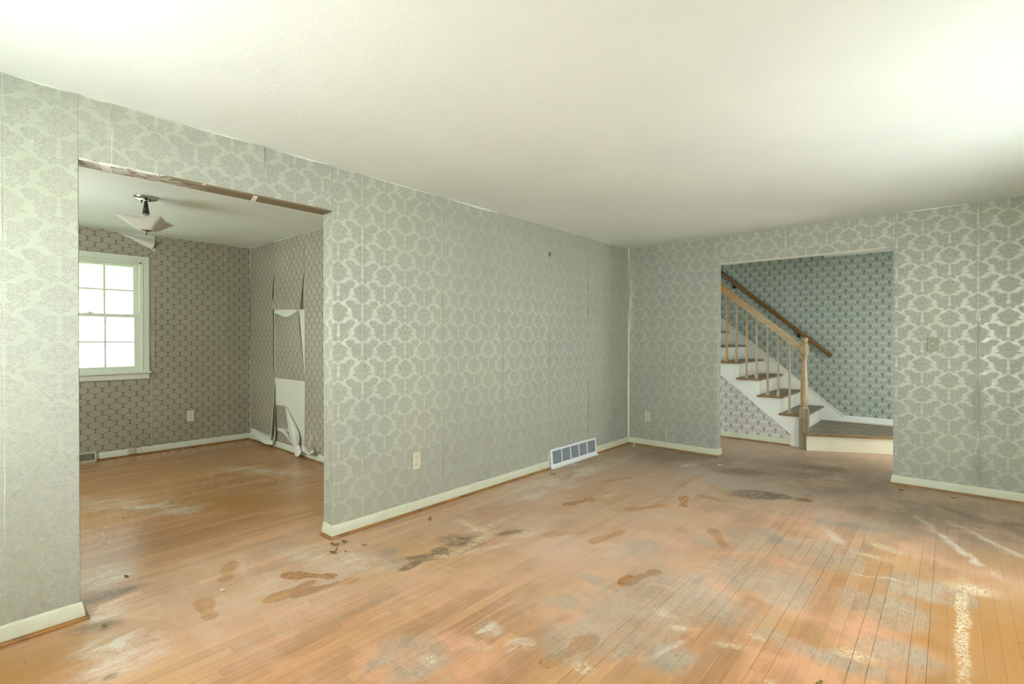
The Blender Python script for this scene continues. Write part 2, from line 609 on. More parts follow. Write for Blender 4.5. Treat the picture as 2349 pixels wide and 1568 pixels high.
def floor_mat(name, xlo, xhi):
    """worn oak for the strips lying between xlo and xhi: only the marks that reach that band are written"""
    m, nt, b = material(name)
    P = nt.pos()
    x, y, z = nt.sep(P)
    flat = nt.xyz(x, y, 0.0)
    at = nt.n.new('ShaderNodeAttribute')
    at.attribute_name = 'tone'
    tone = at.outputs['Fac']
    offs = nt.m('MULTIPLY', tone, 37.0)
    gv = nt.xyz(nt.m('ADD', nt.m('MULTIPLY', x, 24.0), offs), nt.m('ADD', nt.m('MULTIPLY', y, 1.5), offs), offs)
    grain = nt.noise(gv, 1.5, 4, 0.62, 0.7)
    pores = nt.noise(nt.mapping(gv, sca=(7, 3, 1)), 2.4, 3, 0.7)
    wv = nt.noise(flat, 5.0, 2, 0.65, col=True)
    warp = nt.vm('ADD', flat, nt.vm('SCALE', nt.vm('SUBTRACT', wv, (0.5, 0.5, 0.5)), scale=0.13))
    wv2 = nt.noise(flat, 32.0, 1, 0.6, col=True)
    warp2 = nt.vm('ADD', flat, nt.vm('SCALE', nt.vm('SUBTRACT', wv, (0.5, 0.5, 0.5)), scale=0.035))
    warp2 = nt.vm('ADD', warp2, nt.vm('SCALE', nt.vm('SUBTRACT', wv2, (0.5, 0.5, 0.5)), scale=0.018))
    big = nt.noise(flat, 0.9, 2, 0.6)
    mid = nt.noise(flat, 3.2, 3, 0.62)
    fine = nt.noise(flat, 45.0, 2, 0.65)

    def at_px(px, py):
        w = unproj(px, py, 2, 0.0)
        return w.x, w.y

    def spot(V, px, py, rx, ry, rot=0.0, soft=0.5):
        cx, cy = at_px(px, py)
        k = (max(rx, ry) if rot else rx) * (1 + soft) + 0.04
        if cx + k < xlo or cx - k > xhi:
            return None
        return lambda: nt.rng(nt.ell(V, cx, cy, rx, ry, rot), 1 + soft, 1 - soft)

    def seg(V, a, b2, wid, soft=0.4):
        ax, ay = at_px(*a)
        bx, by = at_px(*b2)
        L = math.hypot(bx - ax, by - ay)
        k = wid * (1 + soft) + 0.04 + L * soft / 2
        if max(ax, bx) + k < xlo or min(ax, bx) - k > xhi:
            return None
        return lambda: nt.rng(nt.ell(V, (ax + bx) / 2, (ay + by) / 2, L / 2 + wid, wid, math.atan2(by - ay, bx - ax)), 1 + soft, 1 - soft)

    # --- bare wood: honey to orange oak, each strip a little different
    wood_c = nt.mix(nt.rng(grain, 0.28, 0.75), (0.33, 0.145, 0.048, 1), (0.57, 0.285, 0.115, 1))
    wood_c = nt.mix(nt.rng(tone, 0.45, 1.0, 0.0, 0.50, False), wood_c, (0.64, 0.345, 0.15, 1))
    wood_c = nt.mix(nt.rng(tone, 0.40, 0.0, 0.0, 0.45, False), wood_c, (0.30, 0.145, 0.055, 1))
    # uneven fading: long streaks, pinkish sanded areas, yellowed varnish
    streak = nt.noise(nt.xyz(nt.m('ADD', nt.m('MULTIPLY', x, 8.0), offs), nt.m('MULTIPLY', y, 0.9), 0), 1.0, 2, 0.6)
    wood_c = nt.mix(nt.rng(streak, 0.50, 0.74, 0.0, 0.55), wood_c, (0.27, 0.165, 0.085, 1))
    pink = nt.m('MULTIPLY', nt.rng(nt.noise(nt.vm('ADD', warp, (7, 3, 0)), 1.9, 3, 0.62), 0.44, 0.66), nt.rng(x, 0.3, 1.3))
    wood_c = nt.mix(nt.m('MULTIPLY', pink, 0.75), wood_c, (0.74, 0.375, 0.22, 1))
    yell = nt.rng(nt.noise(nt.vm('ADD', warp, (2, 9, 0)), 1.4, 2, 0.6), 0.46, 0.66, 0.0, 0.38)
    wood_c = nt.mix(yell, wood_c, (0.52, 0.30, 0.095, 1))
    wood_c = nt.mix(nt.rng(pores, 0.58, 0.75, 0.0, 0.35), wood_c, (0.13, 0.07, 0.03, 1))
    # amber tone along the right side and under the left wall
    amber = nt.maxs([spot(warp, 2290, 1480, 0.34, 0.75, 0.1, 0.45), spot(warp, 60, 1530, 0.16, 0.5, 0, 0.5),
                     spot(warp, 2300, 1290, 0.3, 0.22, 0.3, 0.5), spot(warp, 560, 1150, 0.7, 0.20, 0.9, 0.6)])
    wood_c = nt.mix(nt.m('MULTIPLY', amber, 0.8), wood_c, (0.36, 0.165, 0.022, 1))

    # --- grey weathered wear with black dirt in the pores
    wear_list = [(1430, 1410, 0.22, 0.30, 0.2), (1560, 1360, 0.30, 0.22, 0), (1760, 1330, 0.30, 0.26, 0.1), (1880, 1270, 0.26, 0.22, 0),
                 (2020, 1390, 0.20, 0.17, 0), (2060, 1500, 0.16, 0.13, 0), (1720, 1230, 0.28, 0.2, 0.4), (1470, 1255, 0.15, 0.12, 0),
                 (1630, 1245, 0.13, 0.10, 0), (946, 1506, 0.16, 0.16, 0), (1305, 1470, 0.15, 0.14, 0.3), (1880, 1500, 0.22, 0.07, 0),
                 (1650, 1410, 0.12, 0.10, 0), (2120, 1350, 0.2, 0.16, 0.4), (1290, 1380, 0.08, 0.07, 0), (1360, 1330, 0.07, 0.05, 0),
                 (1960, 1200, 0.28, 0.14, 0.5), (1800, 1120, 0.3, 0.2, 0.3), (1540, 1510, 0.1, 0.12, 0.0)]
    wear = nt.maxs([spot(warp, a, b_, c * 1.1, d * 1.1, e, 0.8) for a, b_, c, d, e in wear_list])
    ragged = nt.m('ADD', nt.m('MULTIPLY', nt.m('SUBTRACT', nt.noise(nt.vm('ADD', warp, (4, 4, 0)), 5.0, 5, 0.68), 0.5), 1.5), nt.m('MULTIPLY', nt.m('SUBTRACT', tone, 0.5), 0.40))
    wear = nt.m('MULTIPLY', nt.rng(nt.m('ADD', wear, ragged), 0.28, 0.92), nt.rng(wear, 0.0, 0.12))
    wgrain = nt.mix(nt.rng(nt.m('ADD', pores, nt.m('MULTIPLY', fine, 0.35)), 0.62, 0.92), (0.43, 0.355, 0.26, 1), (0.185, 0.145, 0.10, 1))
    wvar = nt.m('MULTIPLY', nt.rng(nt.noise(nt.vm('ADD', warp, (1, 6, 0)), 7.0, 3, 0.65), 0.30, 0.62, 0.58, 1.0), nt.rng(grain, 0.3, 0.7, 0.72, 1.0))
    wgrain = nt.mix(nt.rng(mid, 0.35, 0.65), wgrain, nt.mix(1.0, wgrain, (0.78, 0.76, 0.74, 1), 'MULTIPLY'))
    col = nt.mix(nt.m('MULTIPLY', wear, wvar), wood_c, wgrain)
    # dull brown layer; also paints in the dimness at hall doorway and right wall
    dim_layer = nt.maxs([spot(warp, 1900, 1085, 0.75, 0.75, 0.2, 0.6), spot(warp, 2180, 1190, 0.6, 0.5, 0.2, 0.6), spot(warp, 1560, 1045, 0.6, 0.45, 0.1, 0.7)])
    dim_layer = nt.m('MULTIPLY', dim_layer, nt.rng(nt.noise(warp, 3.4, 3, 0.65, 0.8), 0.30, 0.62, 0.35, 1.0))
    # bluish-black mould marks
    blue = nt.maxs([spot(warp2, 893, 1266, 0.06, 0.07, 0, 0.6), spot(warp2, 905, 1290, 0.07, 0.05, 0, 0.7), spot(warp, 1440, 1270, 0.03, 0.09, 0, 0.5),
                    spot(warp2, 1955, 1205, 0.10, 0.05, 0.2, 0.6), spot(warp2, 1600, 1330, 0.02, 0.09, 0, 0.6), spot(warp2, 1780, 1235, 0.03, 0.09, 0, 0.7)])
    col = nt.mix(nt.m('MULTIPLY', blue, 0.5), col, (0.10, 0.115, 0.11, 1))

    # --- pale dust layer over everything, thinner where people have walked
    # swirl marks left by a mop or a rolled-up pad
    sw = nt.noise(nt.mapping(warp, rot=(0, 0, 0.5), sca=(1.0, 5.0, 1)), 2.4, 3, 0.55, 1.6)
    dust = nt.m('ADD', nt.rng(big, 0.3, 0.7, 0.26, 0.62), nt.rng(sw, 0.48, 0.72, 0.0, 0.24))
    # the living-room centre is dustiest, the dining room cleanest
    zone = nt.maxs([spot(warp, 1300, 1180, 1.2, 1.5, 0.2, 0.6), spot(warp, 1750, 1080, 1.3, 1.2, 0, 0.6), spot(warp, 600, 1320, 0.6, 0.7, 0.3, 0.7)])
    dust = nt.m('MULTIPLY', nt.m('MULTIPLY', dust, nt.rng(zone, 0, 1, 0.14, 0.88, False)), nt.m('SUBTRACT', 1.0, nt.m('MULTIPLY', dim_layer, 0.6)))
    # greyer dust at the far end, with grazing wall reflection put into the colour
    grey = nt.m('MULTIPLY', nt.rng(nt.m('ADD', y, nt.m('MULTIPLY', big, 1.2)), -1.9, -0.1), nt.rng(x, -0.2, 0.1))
    white = nt.maxs([seg(warp, (1030, 1240), (1160, 1190), 0.03, 0.8), seg(warp, (1170, 1150), (1330, 1110), 0.05, 0.8),
                     seg(warp, (1070, 1270), (1180, 1245), 0.03, 0.8), spot(warp, 330, 1160, 0.5, 0.14, 0.5, 0.8), spot(warp, 235, 1325, 0.15, 0.13, 0.0, 0.5), spot(warp, 270, 1500, 0.17, 0.15, 0.2, 0.5), spot(warp, 240, 1405, 0.08, 0.07, 0.2, 0.5),  # the two wide dining-room spots paint in the window's sheen
                     spot(warp, 600, 1080, 0.5, 0.10, 0.5, 0.8), seg(warp, (1900, 1215), (1945, 1262), 0.03, 0.8),
                     seg(warp, (2115, 1195), (2300, 1330), 0.03, 0.7), seg(warp, (2200, 1205), (2349, 1280), 0.03, 0.7),
                     seg(warp, (1960, 1318), (2060, 1331), 0.010, 0.6), spot(warp, 1320, 1065, 0.08, 0.07, 0, 0.7), spot(warp, 1570, 1064, 0.14, 0.09, 0.2, 0.5),
                     seg(warp, (1160, 1140), (1400, 1060), 0.12, 0.8), seg(warp, (690, 1262), (860, 1290), 0.1, 0.8), spot(warp, 1120, 1440, 0.06, 0.05, 0, 0.5),
                     spot(warp, 1190, 1480, 0.06, 0.06, 0, 0.4), spot(warp, 1090, 1485, 0.05, 0.05, 0, 0.5), seg(warp, (1505, 1500), (1565, 1470), 0.012, 0.7)])
    white = nt.m('MULTIPLY', white, nt.rng(nt.m('ADD', nt.noise(nt.mapping(warp, sca=(5, 2.2, 1)), 2.0, 4, 0.65, 0.8), nt.m('MULTIPLY', fine, 0.35)), 0.52, 0.88))

    # --- shoe prints: clean shapes in the dust, sole and heel
    feet = []
    prints = [((1444, 1331), (1499, 1311), 1.0), ((1640, 1222), (1657, 1247), 1.0), ((1372, 1238), (1420, 1221), 0.8), ((1312, 1154), (1353, 1145), 1.0),
              ((1456, 1166), (1516, 1159), 0.8), ((1568, 1143), (1567, 1158), 1.0), ((1622, 1140), (1652, 1147), 0.9), ((1637, 1119), (1672, 1135), 0.8),
              ((1272, 1224), (1331, 1219), 0.55), ((676, 1319), (752, 1321), 1.0), ((641, 1366), (702, 1340), 0.8), ((700, 1356), (804, 1332), 0.8),
              ((1340, 1475), (1262, 1515), 0.9), ((470, 1385), (480, 1410), 0.6), ((527, 1300), (520, 1325), 0.6), ((1395, 1102), (1440, 1096), 0.8),
              ((1985, 1175), (2015, 1190), 0.6), ((1565, 1110), (1590, 1095), 0.8), ((1850, 1140), (1835, 1148), 0.8)]
    for a, b2, s in prints:
        ax, ay = at_px(*a)
        bx, by = at_px(*b2)
        L = math.hypot(bx - ax, by - ay)
        ang = math.atan2(by - ay, bx - ax)
        if max(ax, bx) + 0.14 < xlo or min(ax, bx) - 0.14 > xhi:
            continue

        def one(ax=ax, ay=ay, bx=bx, by=by, L=L, ang=ang, s=s):
            r = nt.rng(nt.ell(warp2, ax, ay, 0.085, 0.046, ang), 1.08, 0.92)
            r = nt.m('MAXIMUM', r, nt.rng(nt.ell(warp2, bx, by, 0.050, 0.036, ang), 1.08, 0.92))
            r = nt.m('MAXIMUM', r, nt.rng(nt.ell(warp2, (ax + bx) / 2, (ay + by) / 2, max(0.06, L / 2), 0.026, ang), 1.1, 0.9))
            return nt.m('MULTIPLY', r, s)
        feet.append(one)
    foot = nt.maxs(feet)
    foot = nt.m('MULTIPLY', foot, nt.rng(fine, 0.3, 0.62, 0.75, 1.0))
    dust = nt.m('MULTIPLY', dust, nt.m('SUBTRACT', 1.0, foot))
    dustc = nt.mix(nt.rng(mid, 0.35, 0.65), (0.72, 0.57, 0.46, 1), (0.62, 0.485, 0.38, 1))
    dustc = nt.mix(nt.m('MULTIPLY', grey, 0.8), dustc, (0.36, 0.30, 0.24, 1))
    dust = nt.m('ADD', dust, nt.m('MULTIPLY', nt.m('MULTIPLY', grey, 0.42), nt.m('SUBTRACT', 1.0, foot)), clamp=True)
    col = nt.mix(nt.m('MULTIPLY', foot, 0.35), col, (0.34, 0.155, 0.045, 1))
    col = nt.mix(dust, col, dustc)
    col = nt.mix(nt.m('MULTIPLY', dim_layer, 0.88), col, nt.mix(grain, (0.135, 0.098, 0.066, 1), (0.25, 0.188, 0.13, 1)))
    col = nt.mix(nt.m('MULTIPLY', white, 0.75), col, (0.72, 0.67, 0.58, 1))

    # --- dark wet-looking stains
    dark = nt.maxs([spot(warp2, 1734, 1134, 0.19, 0.13, 0.6, 0.3), spot(warp2, 1845, 1146, 0.07, 0.05, 0.3, 0.2), spot(warp2, 1790, 1138, 0.10, 0.07, 0.3, 0.4),
                    spot(warp2, 1010, 1262, 0.055, 0.05, 0, 0.25), seg(warp2, (935, 1280), (1045, 1268), 0.035, 0.3), spot(warp2, 1055, 1240, 0.13, 0.09, 0.4, 0.6),
                    seg(warp2, (925, 1305), (960, 1288), 0.03, 0.3), seg(warp2, (960, 1283), (1025, 1270), 0.045, 0.35), seg(warp2, (195, 1380), (300, 1350), 0.055, 0.5), seg(warp2, (200, 1440), (250, 1430), 0.05, 0.7), spot(warp2, 230, 1440, 0.02, 0.02, 0, 0.5),
                    seg(warp2, (1130, 1226), (1210, 1216), 0.03, 0.7), spot(warp2, 1700, 1082, 0.22, 0.14, 0.5, 0.6), spot(warp2, 1900, 1075, 0.3, 0.12, 0.2, 0.6),
                    seg(warp2, (2155, 1160), (2230, 1185), 0.03, 0.5), spot(warp2, 2335, 1203, 0.05, 0.04, 0, 0.5), spot(warp2, 252, 1552, 0.02, 0.025, 0, 0.5)])
    dn = nt.m('MULTIPLY', dark, nt.rng(nt.noise(warp, 12, 4, 0.6, 1.5), 0.34, 0.6, 0.35, 0.85))
    col = nt.mix(dn, col, (0.135, 0.085, 0.045, 1))

    # --- crumbled yellow carpet-pad residue
    rs = [seg(warp2, (1001, 1277), (1035, 1273), 0.028, 0.5), seg(warp2, (1030, 1273), (1066, 1258), 0.024, 0.5), seg(warp2, (1064, 1259), (1098, 1239), 0.026, 0.6),
          seg(warp2, (1096, 1240), (1128, 1224), 0.045, 0.6), seg(warp2, (1054, 1193), (1126, 1226), 0.026, 0.7), seg(warp2, (1185, 1229), (1222, 1217), 0.05, 0.6),
          seg(warp2, (1385, 1138), (1410, 1132), 0.03, 0.5), spot(warp2, 2031, 1256, 0.09, 0.045, -0.4, 0.6), spot(warp2, 2000, 1275, 0.08, 0.03, 0, 0.8),
          spot(warp2, 1525, 1406, 0.05, 0.03, 0, 0.6), spot(warp2, 1675, 1480, 0.06, 0.02, 0.5, 0.6), spot(warp2, 1560, 1440, 0.05, 0.02, 0.5, 0.7),
          spot(warp2, 1735, 1460, 0.03, 0.02, 0, 0.7), spot(warp2, 1770, 1565, 0.02, 0.02, 0, 0.6), spot(warp2, 985, 1512, 0.03, 0.03, 0, 0.6), spot(warp2, 1335, 1530, 0.04, 0.03, 0, 0.6),
          seg(warp2, (2207, 1330), (2209, 1568), 0.024, 0.45), spot(warp2, 2230, 1350, 0.1, 0.06, 0.3, 0.8), 
          spot(warp2, 1960, 1500, 0.06, 0.04, 0.3, 0.7), seg(warp2, (205, 1405), (260, 1380), 0.03, 0.6)]
    crumb = nt.m('ADD', nt.m('MULTIPLY', nt.voro(warp, 150.0), 0.6), nt.noise(warp, 60, 3, 0.7))
    rm = nt.m('MULTIPLY', nt.maxs(rs), nt.rng(nt.m('ADD', crumb, nt.m('MULTIPLY', fine, 0.4)), 0.88, 1.12))
    col = nt.mix(nt.m('MULTIPLY', rm, 0.9), col, (0.70, 0.60, 0.42, 1))
    # scattered pale specks
    speck = nt.m('MULTIPLY', nt.rng(nt.noise(flat, 26, 3, 0.7), 0.70, 0.76), nt.rng(mid, 0.5, 0.62))
    col = nt.mix(nt.m('MULTIPLY', speck, 0.75), col, (0.74, 0.66, 0.52, 1))

    # --- waffle imprint of the old pad in the foreground
    wf = nt.m('MAXIMUM', nt.rng(nt.m('ABSOLUTE', nt.m('WRAP', x, 0.0065, -0.0065)), 0.0016, 0.0004),
              nt.rng(nt.m('ABSOLUTE', nt.m('WRAP', y, 0.0065, -0.0065)), 0.0016, 0.0004))
    wz = nt.maxs([spot(warp, 950, 1510, 0.30, 0.26, 0, 0.5), spot(warp, 700, 1420, 0.25, 0.25, 0, 0.7), spot(warp, 240, 1480, 0.14, 0.14, 0, 0.4), spot(warp, 2000, 1420, 0.35, 0.3, 0, 0.6), spot(warp, 1750, 1490, 0.3, 0.2, 0, 0.6)])
    wm = nt.m('MULTIPLY', nt.m('MULTIPLY', wf, wz), nt.rng(fine, 0.42, 0.6, 0.0, 0.30))
    col = nt.mix(wm, col, (0.16, 0.10, 0.06, 1))

    rough = nt.m('ADD', 0.26, nt.m('MULTIPLY', nt.m('ADD', dust, wear, clamp=True), 0.26))
    rough = nt.m('ADD', rough, nt.m('MULTIPLY', rm, 0.3), clamp=True)
    setb(nt, b, col, rough, normal=nt.bump(nt.m('ADD', nt.m('MULTIPLY', grain, 0.5), pores), 0.10, 0.0012), spec=0.5)
    M[name] = m


BANDS = [-4.0, -2.6, -1.2, -0.4, 0.0, 0.25, 0.5, 0.75, 1.0, 1.2, 1.4, 1.6, 1.8, 2.0, 2.2, 2.4, 2.6, 2.85, 3.2, 4.3]
for k in range(len(BANDS) - 1):
    floor_mat('worn_oak_strip_%d' % k, BANDS[k] - 0.03, BANDS[k + 1] + 0.03)


def band(x):
    return max(k for k in range(len(BANDS) - 1) if x >= BANDS[k])


def outside_mats():
    m, nt, b = material('lawn')
    n = nt.noise(nt.pos(), 2.5, 5, 0.7)
    setb(nt, b, nt.mix(n, (0.36, 0.45, 0.26, 1), (0.52, 0.60, 0.40, 1)), 0.9)
    M['lawn'] = m
    m, nt, b = material('pale_leaves')
    n = nt.noise(nt.pos(), 5.0, 4, 0.7)
    setb(nt, b, nt.mix(n, (0.50, 0.58, 0.46, 1), (0.80, 0.86, 0.76, 1)), 0.6)
    M['pale_leaves'] = m
    painted('siding_white', (0.84, 0.86, 0.86), 0.5, 0.05)


outside_mats()

# ---------------------------------------------------------------- object builders


class MB:
    def __init__(s):
        s.v, s.f, s.uv, s.mi = [], [], [], []

    def face(s, pts, uv=None, mi=0):
        i = len(s.v)
        s.v += [tuple(p) for p in pts]
        s.f.append(tuple(range(i, i + len(pts))))
        s.uv.append(uv)
        s.mi.append(mi)

    def box(s, a, b, mi=0):
        x0, y0, z0 = (min(a[i], b[i]) for i in range(3))
        x1, y1, z1 = (max(a[i], b[i]) for i in range(3))
        i = len(s.v)
        s.v += [(x0, y0, z0), (x1, y0, z0), (x1, y1, z0), (x0, y1, z0), (x0, y0, z1), (x1, y0, z1), (x1, y1, z1), (x0, y1, z1)]
        for q in ((0, 3, 2, 1), (4, 5, 6, 7), (0, 1, 5, 4), (1, 2, 6, 5), (2, 3, 7, 6), (3, 0, 4, 7)):
            s.f.append(tuple(i + k for k in q))
            s.uv.append(None)
            s.mi.append(mi)

    def prism(s, pts, d, mi=0, uvf=None):
        """polygon pts (3-D, planar) extruded by vector d"""
        n = len(pts)
        d = Vector(d)
        P = [Vector(p) for p in pts]
        nrm = Vector((0, 0, 0))
        for k in range(n):
            nrm += P[k].cross(P[(k + 1) % n])
        if nrm.dot(d) > 0:
            P = P[::-1]
        i = len(s.v)
        s.v += [tuple(p) for p in P] + [tuple(p + d) for p in P]
        s.f.append(tuple(range(i, i + n)))
        s.f.append(tuple(range(i + 2 * n - 1, i + n - 1, -1)))
        for k in range(n):
            k2 = (k + 1) % n
            s.f.append((i + k, i + n + k, i + n + k2, i + k2))
        for _ in range(n + 2):
            s.uv.append(None)
            s.mi.append(mi)

    def lathe(s, prof, base, seg=24, axis=Vector((0, 0, 1)), mi=0):
        """profile [(r, h)] turned about an axis through base"""
        axis = Vector(axis).normalized()
        t = axis.orthogonal().normalized()
        bt = axis.cross(t)
        base = Vector(base)
        i = len(s.v)
        for r, h in prof:
            for k in range(seg):
                a = 2 * PI * k / seg
                s.v.append(tuple(base + axis * h + (t * math.cos(a) + bt * math.sin(a)) * max(r, 1e-4)))
        for j in range(len(prof) - 1):
            for k in range(seg):
                k2 = (k + 1) % seg
                s.f.append((i + j * seg + k, i + j * seg + k2, i + (j + 1) * seg + k2, i + (j + 1) * seg + k))
                s.uv.append(None)
                s.mi.append(mi)
        s.f.append(tuple(i + k for k in range(seg))[::-1])
        s.f.append(tuple(i + (len(prof) - 1) * seg + k for k in range(seg)))
        s.uv += [None, None]
        s.mi += [mi, mi]

    def tube(s, path, r, seg=8, mi=0):
        path = [Vector(p) for p in path]
        i = len(s.v)
        n = len(path)
        for j, p in enumerate(path):
            d = (path[min(j + 1, n - 1)] - path[max(j - 1, 0)]).normalized()
            t = d.cross(Vector((0.13, 0.21, 0.97))).normalized()
            bt = d.cross(t)
            rr = r[j] if isinstance(r, (list, tuple)) else r
            for k in range(seg):
                a = 2 * PI * k / seg
                s.v.append(tuple(p + (t * math.cos(a) + bt * math.sin(a)) * rr))
        for j in range(n - 1):
            for k in range(seg):
                k2 = (k + 1) % seg
                s.f.append((i + j * seg + k, i + j * seg + k2, i + (j + 1) * seg + k2, i + (j + 1) * seg + k))
                s.uv.append(None)
                s.mi.append(mi)
        s.f.append(tuple(i + k for k in range(seg))[::-1])
        s.f.append(tuple(i + (n - 1) * seg + k for k in range(seg)))
        s.uv += [None, None]
        s.mi += [mi, mi]

    def build(s, name, mats, parent=None, smooth=False, bevel=0.0, at=None, weld=False, tone=None):
        """link as ONE mesh object; vertices are given in world space"""
        org = Vector(at) if at is not None else Vector((0, 0, 0))
        if parent is not None:
            org = world_loc(parent)
        me = bpy.data.meshes.new(name)
        me.from_pydata([tuple(Vector(v) - org) for v in s.v], [], s.f)
        if any(u is not None for u in s.uv):
            ul = me.uv_layers.new(name='UVMap')
            li = 0
            for poly, u in zip(me.polygons, s.uv):
                for k in range(poly.loop_total):
                    if u is not None:
                        ul.data[poly.loop_start + k].uv = u[k]
        if not isinstance(mats, (list, tuple)):
            mats = [mats]
        for mm in mats:
            me.materials.append(M[mm])
        for poly, q in zip(me.polygons, s.mi):
            poly.material_index = q
            poly.use_smooth = smooth
        if weld:
            bm = bmesh.new()
            bm.from_mesh(me)
            bmesh.ops.remove_doubles(bm, verts=bm.verts, dist=1e-5)
            bm.to_mesh(me)
            bm.free()
        if tone is not None:
            a = me.attributes.new('tone', 'FLOAT', 'FACE')
            for k in range(len(me.polygons)):
                a.data[k].value = tone if isinstance(tone, float) else tone[k]
        o = bpy.data.objects.new(name, me)
        C.objects.link(o)
        if parent is not None:
            o.parent = parent
        else:
            o.location = org
        if bevel:
            md = o.modifiers.new('bevel', 'BEVEL')
            md.width = bevel
            md.segments = 2
            md.limit_method = 'ANGLE'
            md.angle_limit = R(40)
        if smooth:
            try:
                me.set_sharp_from_angle(angle=R(35))
            except Exception:
                pass
        return o


def world_loc(o):
    v = Vector(o.location)
    while o.parent is not None:
        o = o.parent
        v = v + Vector(o.location)
    return v


def tag(o, label=None, cat=None, group=None, kind=None):
    if label:
        o['label'] = label
    if cat:
        o['category'] = cat
    if group:
        o['group'] = group
    if kind:
        o['kind'] = kind
    return o


def thing(name, loc, label, cat, group=None):
    o = bpy.data.objects.new(name, None)
    o.empty_display_size = 0.1
    o.location = loc
    C.objects.link(o)
    return tag(o, label, cat, group)


def struct(o, label=None):
    o['kind'] = 'structure'
    if label:
        o['label'] = label
    return o


# ---------------------------------------------------------------- room dimensions
ZC = 2.40           # living-room ceiling
TH_W = 0.115        # wall thickness
DX = -3.78          # dining-room window wall
DYB = -3.01         # dining-room rear wall
YF = -6.20          # wall behind the camera
XR = 4.12           # right wall, out of frame
OP_L0, OP_L1, OP_LZ = -5.156, -3.918, 2.112     # opening to the dining room (Y range, head)
OP_B0, OP_B1, OP_BZ = 1.072, 2.603, 2.108       # opening to the stair hall (X range, head)
HB = 2.25           # hall rear wall
ZL = 0.20           # stair landing


def dzc(x):
    """dining-room ceiling rises a little towards the window wall"""
    return 2.405 + 0.055 * (-x - TH_W) / (-DX - TH_W)


# ---------------------------------------------------------------- floor: subfloor and strips
b = MB()
b.box((DX - 0.15, YF - 0.1, -0.06), (XR + 0.1, HB + 0.1, -0.0165))
floor = struct(b.build('floor', 'subfloor_wood'), 'worn strip-oak floor running through all three rooms')


def px_area(x, y, dx, dy):
    """rough picture area of a bit of floor, 0 when it cannot be seen"""
    p = Vector((x, y, 0)) - CAM
    fw = Vector((-math.sin(YAW), math.cos(YAW), 0))
    rt = Vector((math.cos(YAW), math.sin(YAW), 0))
    d = p.dot(fw)
    if d < 0.3:
        return 0.0
    u = p.dot(rt) / d * F_PX
    v = CAM.z / d * F_PX
    if abs(u) > 1175 or v > 790:
        return 0.0
    if x < 0:
        t = CAM.x / (CAM.x - x)
        yy = CAM.y + (y - CAM.y) * t
        if not OP_L0 < yy < OP_L1:
            return 0.0
    if y > 0:
        t = -CAM.y / (y - CAM.y)
        xx = CAM.x + (x - CAM.x) * t
        if not OP_B0 < xx < OP_B1 or y > 1.9:
            return 0.0
    return dx * dy * F_PX * F_PX * CAM.z / d ** 3


PW = 0.0572
planks = []
rng = random.Random(11)
xk = DX
while xk < XR:
    x0, x1 = xk, min(xk + PW, XR)
    xk += PW
    xc = (x0 + x1) / 2
    ylim = HB if xc > 0 else DYB
    y = YF + rng.uniform(-1.2, 0)
    while y < ylim:
        L = rng.choice((0.45, 0.7, 0.9, 1.1, 1.4, 1.8, 2.2)) * rng.uniform(0.9, 1.1)
        y0, y1 = max(y, YF), min(y + L, ylim)
        y += L
        if y1 - y0 < 0.05:
            continue
        n = max(1, int((y1 - y0) / 0.1))
        a = sum(px_area(xc, y0 + (y1 - y0) * (k + 0.5) / n, PW, (y1 - y0) / n) for k in range(n))
        planks.append((a, x0, x1, y0, y1, rng.random(), rng.random()))


def wornness(x, y):
    s = 0.0
    for (px, py, r) in ((1430, 1410, 0.38), (1780, 1300, 0.45), (1900, 1260, 0.35), (2000, 1400, 0.35), (1540, 1380, 0.35), (950, 1500, 0.2)):
        w = unproj(px, py, 2, 0)
        s = max(s, 1.0 - math.hypot((x - w.x), (y - w.y) * 0.7) / r)
    return max(0.0, s)


def plank_into(mb, x0, x1, y0, y1, q):
    wn = wornness((x0 + x1) / 2, (y0 + y1) / 2)
    g = 0.00016 + (0.0010 * min(1, wn * 1.5) if q > 0.62 else 0.0)
    e = 0.0002 if q < 0.75 else 0.0007
    t = 0.00012 * math.sin(q * 40)        # strips sit minutely proud or low
    zt = -0.0004 + t
    bv = 0.0002
    a0, a1, b0, b1 = x0 + g, x1 - g, y0 + e, y1 - e
    i = len(mb.v)
    mb.v += [(a0, b0, -0.016), (a1, b0, -0.016), (a1, b1, -0.016), (a0, b1, -0.016),
             (a0, b0, zt - bv), (a1, b0, zt - bv), (a1, b1, zt - bv), (a0, b1, zt - bv),
             (a0 + bv, b0 + bv, zt), (a1 - bv, b0 + bv, zt), (a1 - bv, b1 - bv, zt), (a0 + bv, b1 - bv, zt)]
    fs = [(8, 9, 10, 11), (4, 5, 9, 8), (5, 6, 10, 9), (6, 7, 11, 10), (7, 4, 8, 11),
          (0, 1, 5, 4), (1, 2, 6, 5), (2, 3, 7, 6), (3, 0, 4, 7)]
    for f in fs:
        mb.f.append(tuple(i + k for k in f))
        mb.uv.append(None)
        mb.mi.append(0)
    return len(fs)


planks.sort(key=lambda p: -p[0])
for p in planks[:300]:
    mb = MB()
    plank_into(mb, *p[1:5], p[6])
    mb.build('plank', 'worn_oak_strip_%d' % band((p[1] + p[2]) / 2), floor, tone=p[5])
mb = MB()
tones = []
for p in planks[300:]:
    k = plank_into(mb, *p[1:5], p[6])
    tones += [p[5]] * k
    mb.mi[-k:] = [band((p[1] + p[2]) / 2)] * k
o = mb.build('far_planks', ['worn_oak_strip_%d' % k for k in range(len(BANDS) - 1)], floor, tone=tones)
o['kind'] = 'stuff'

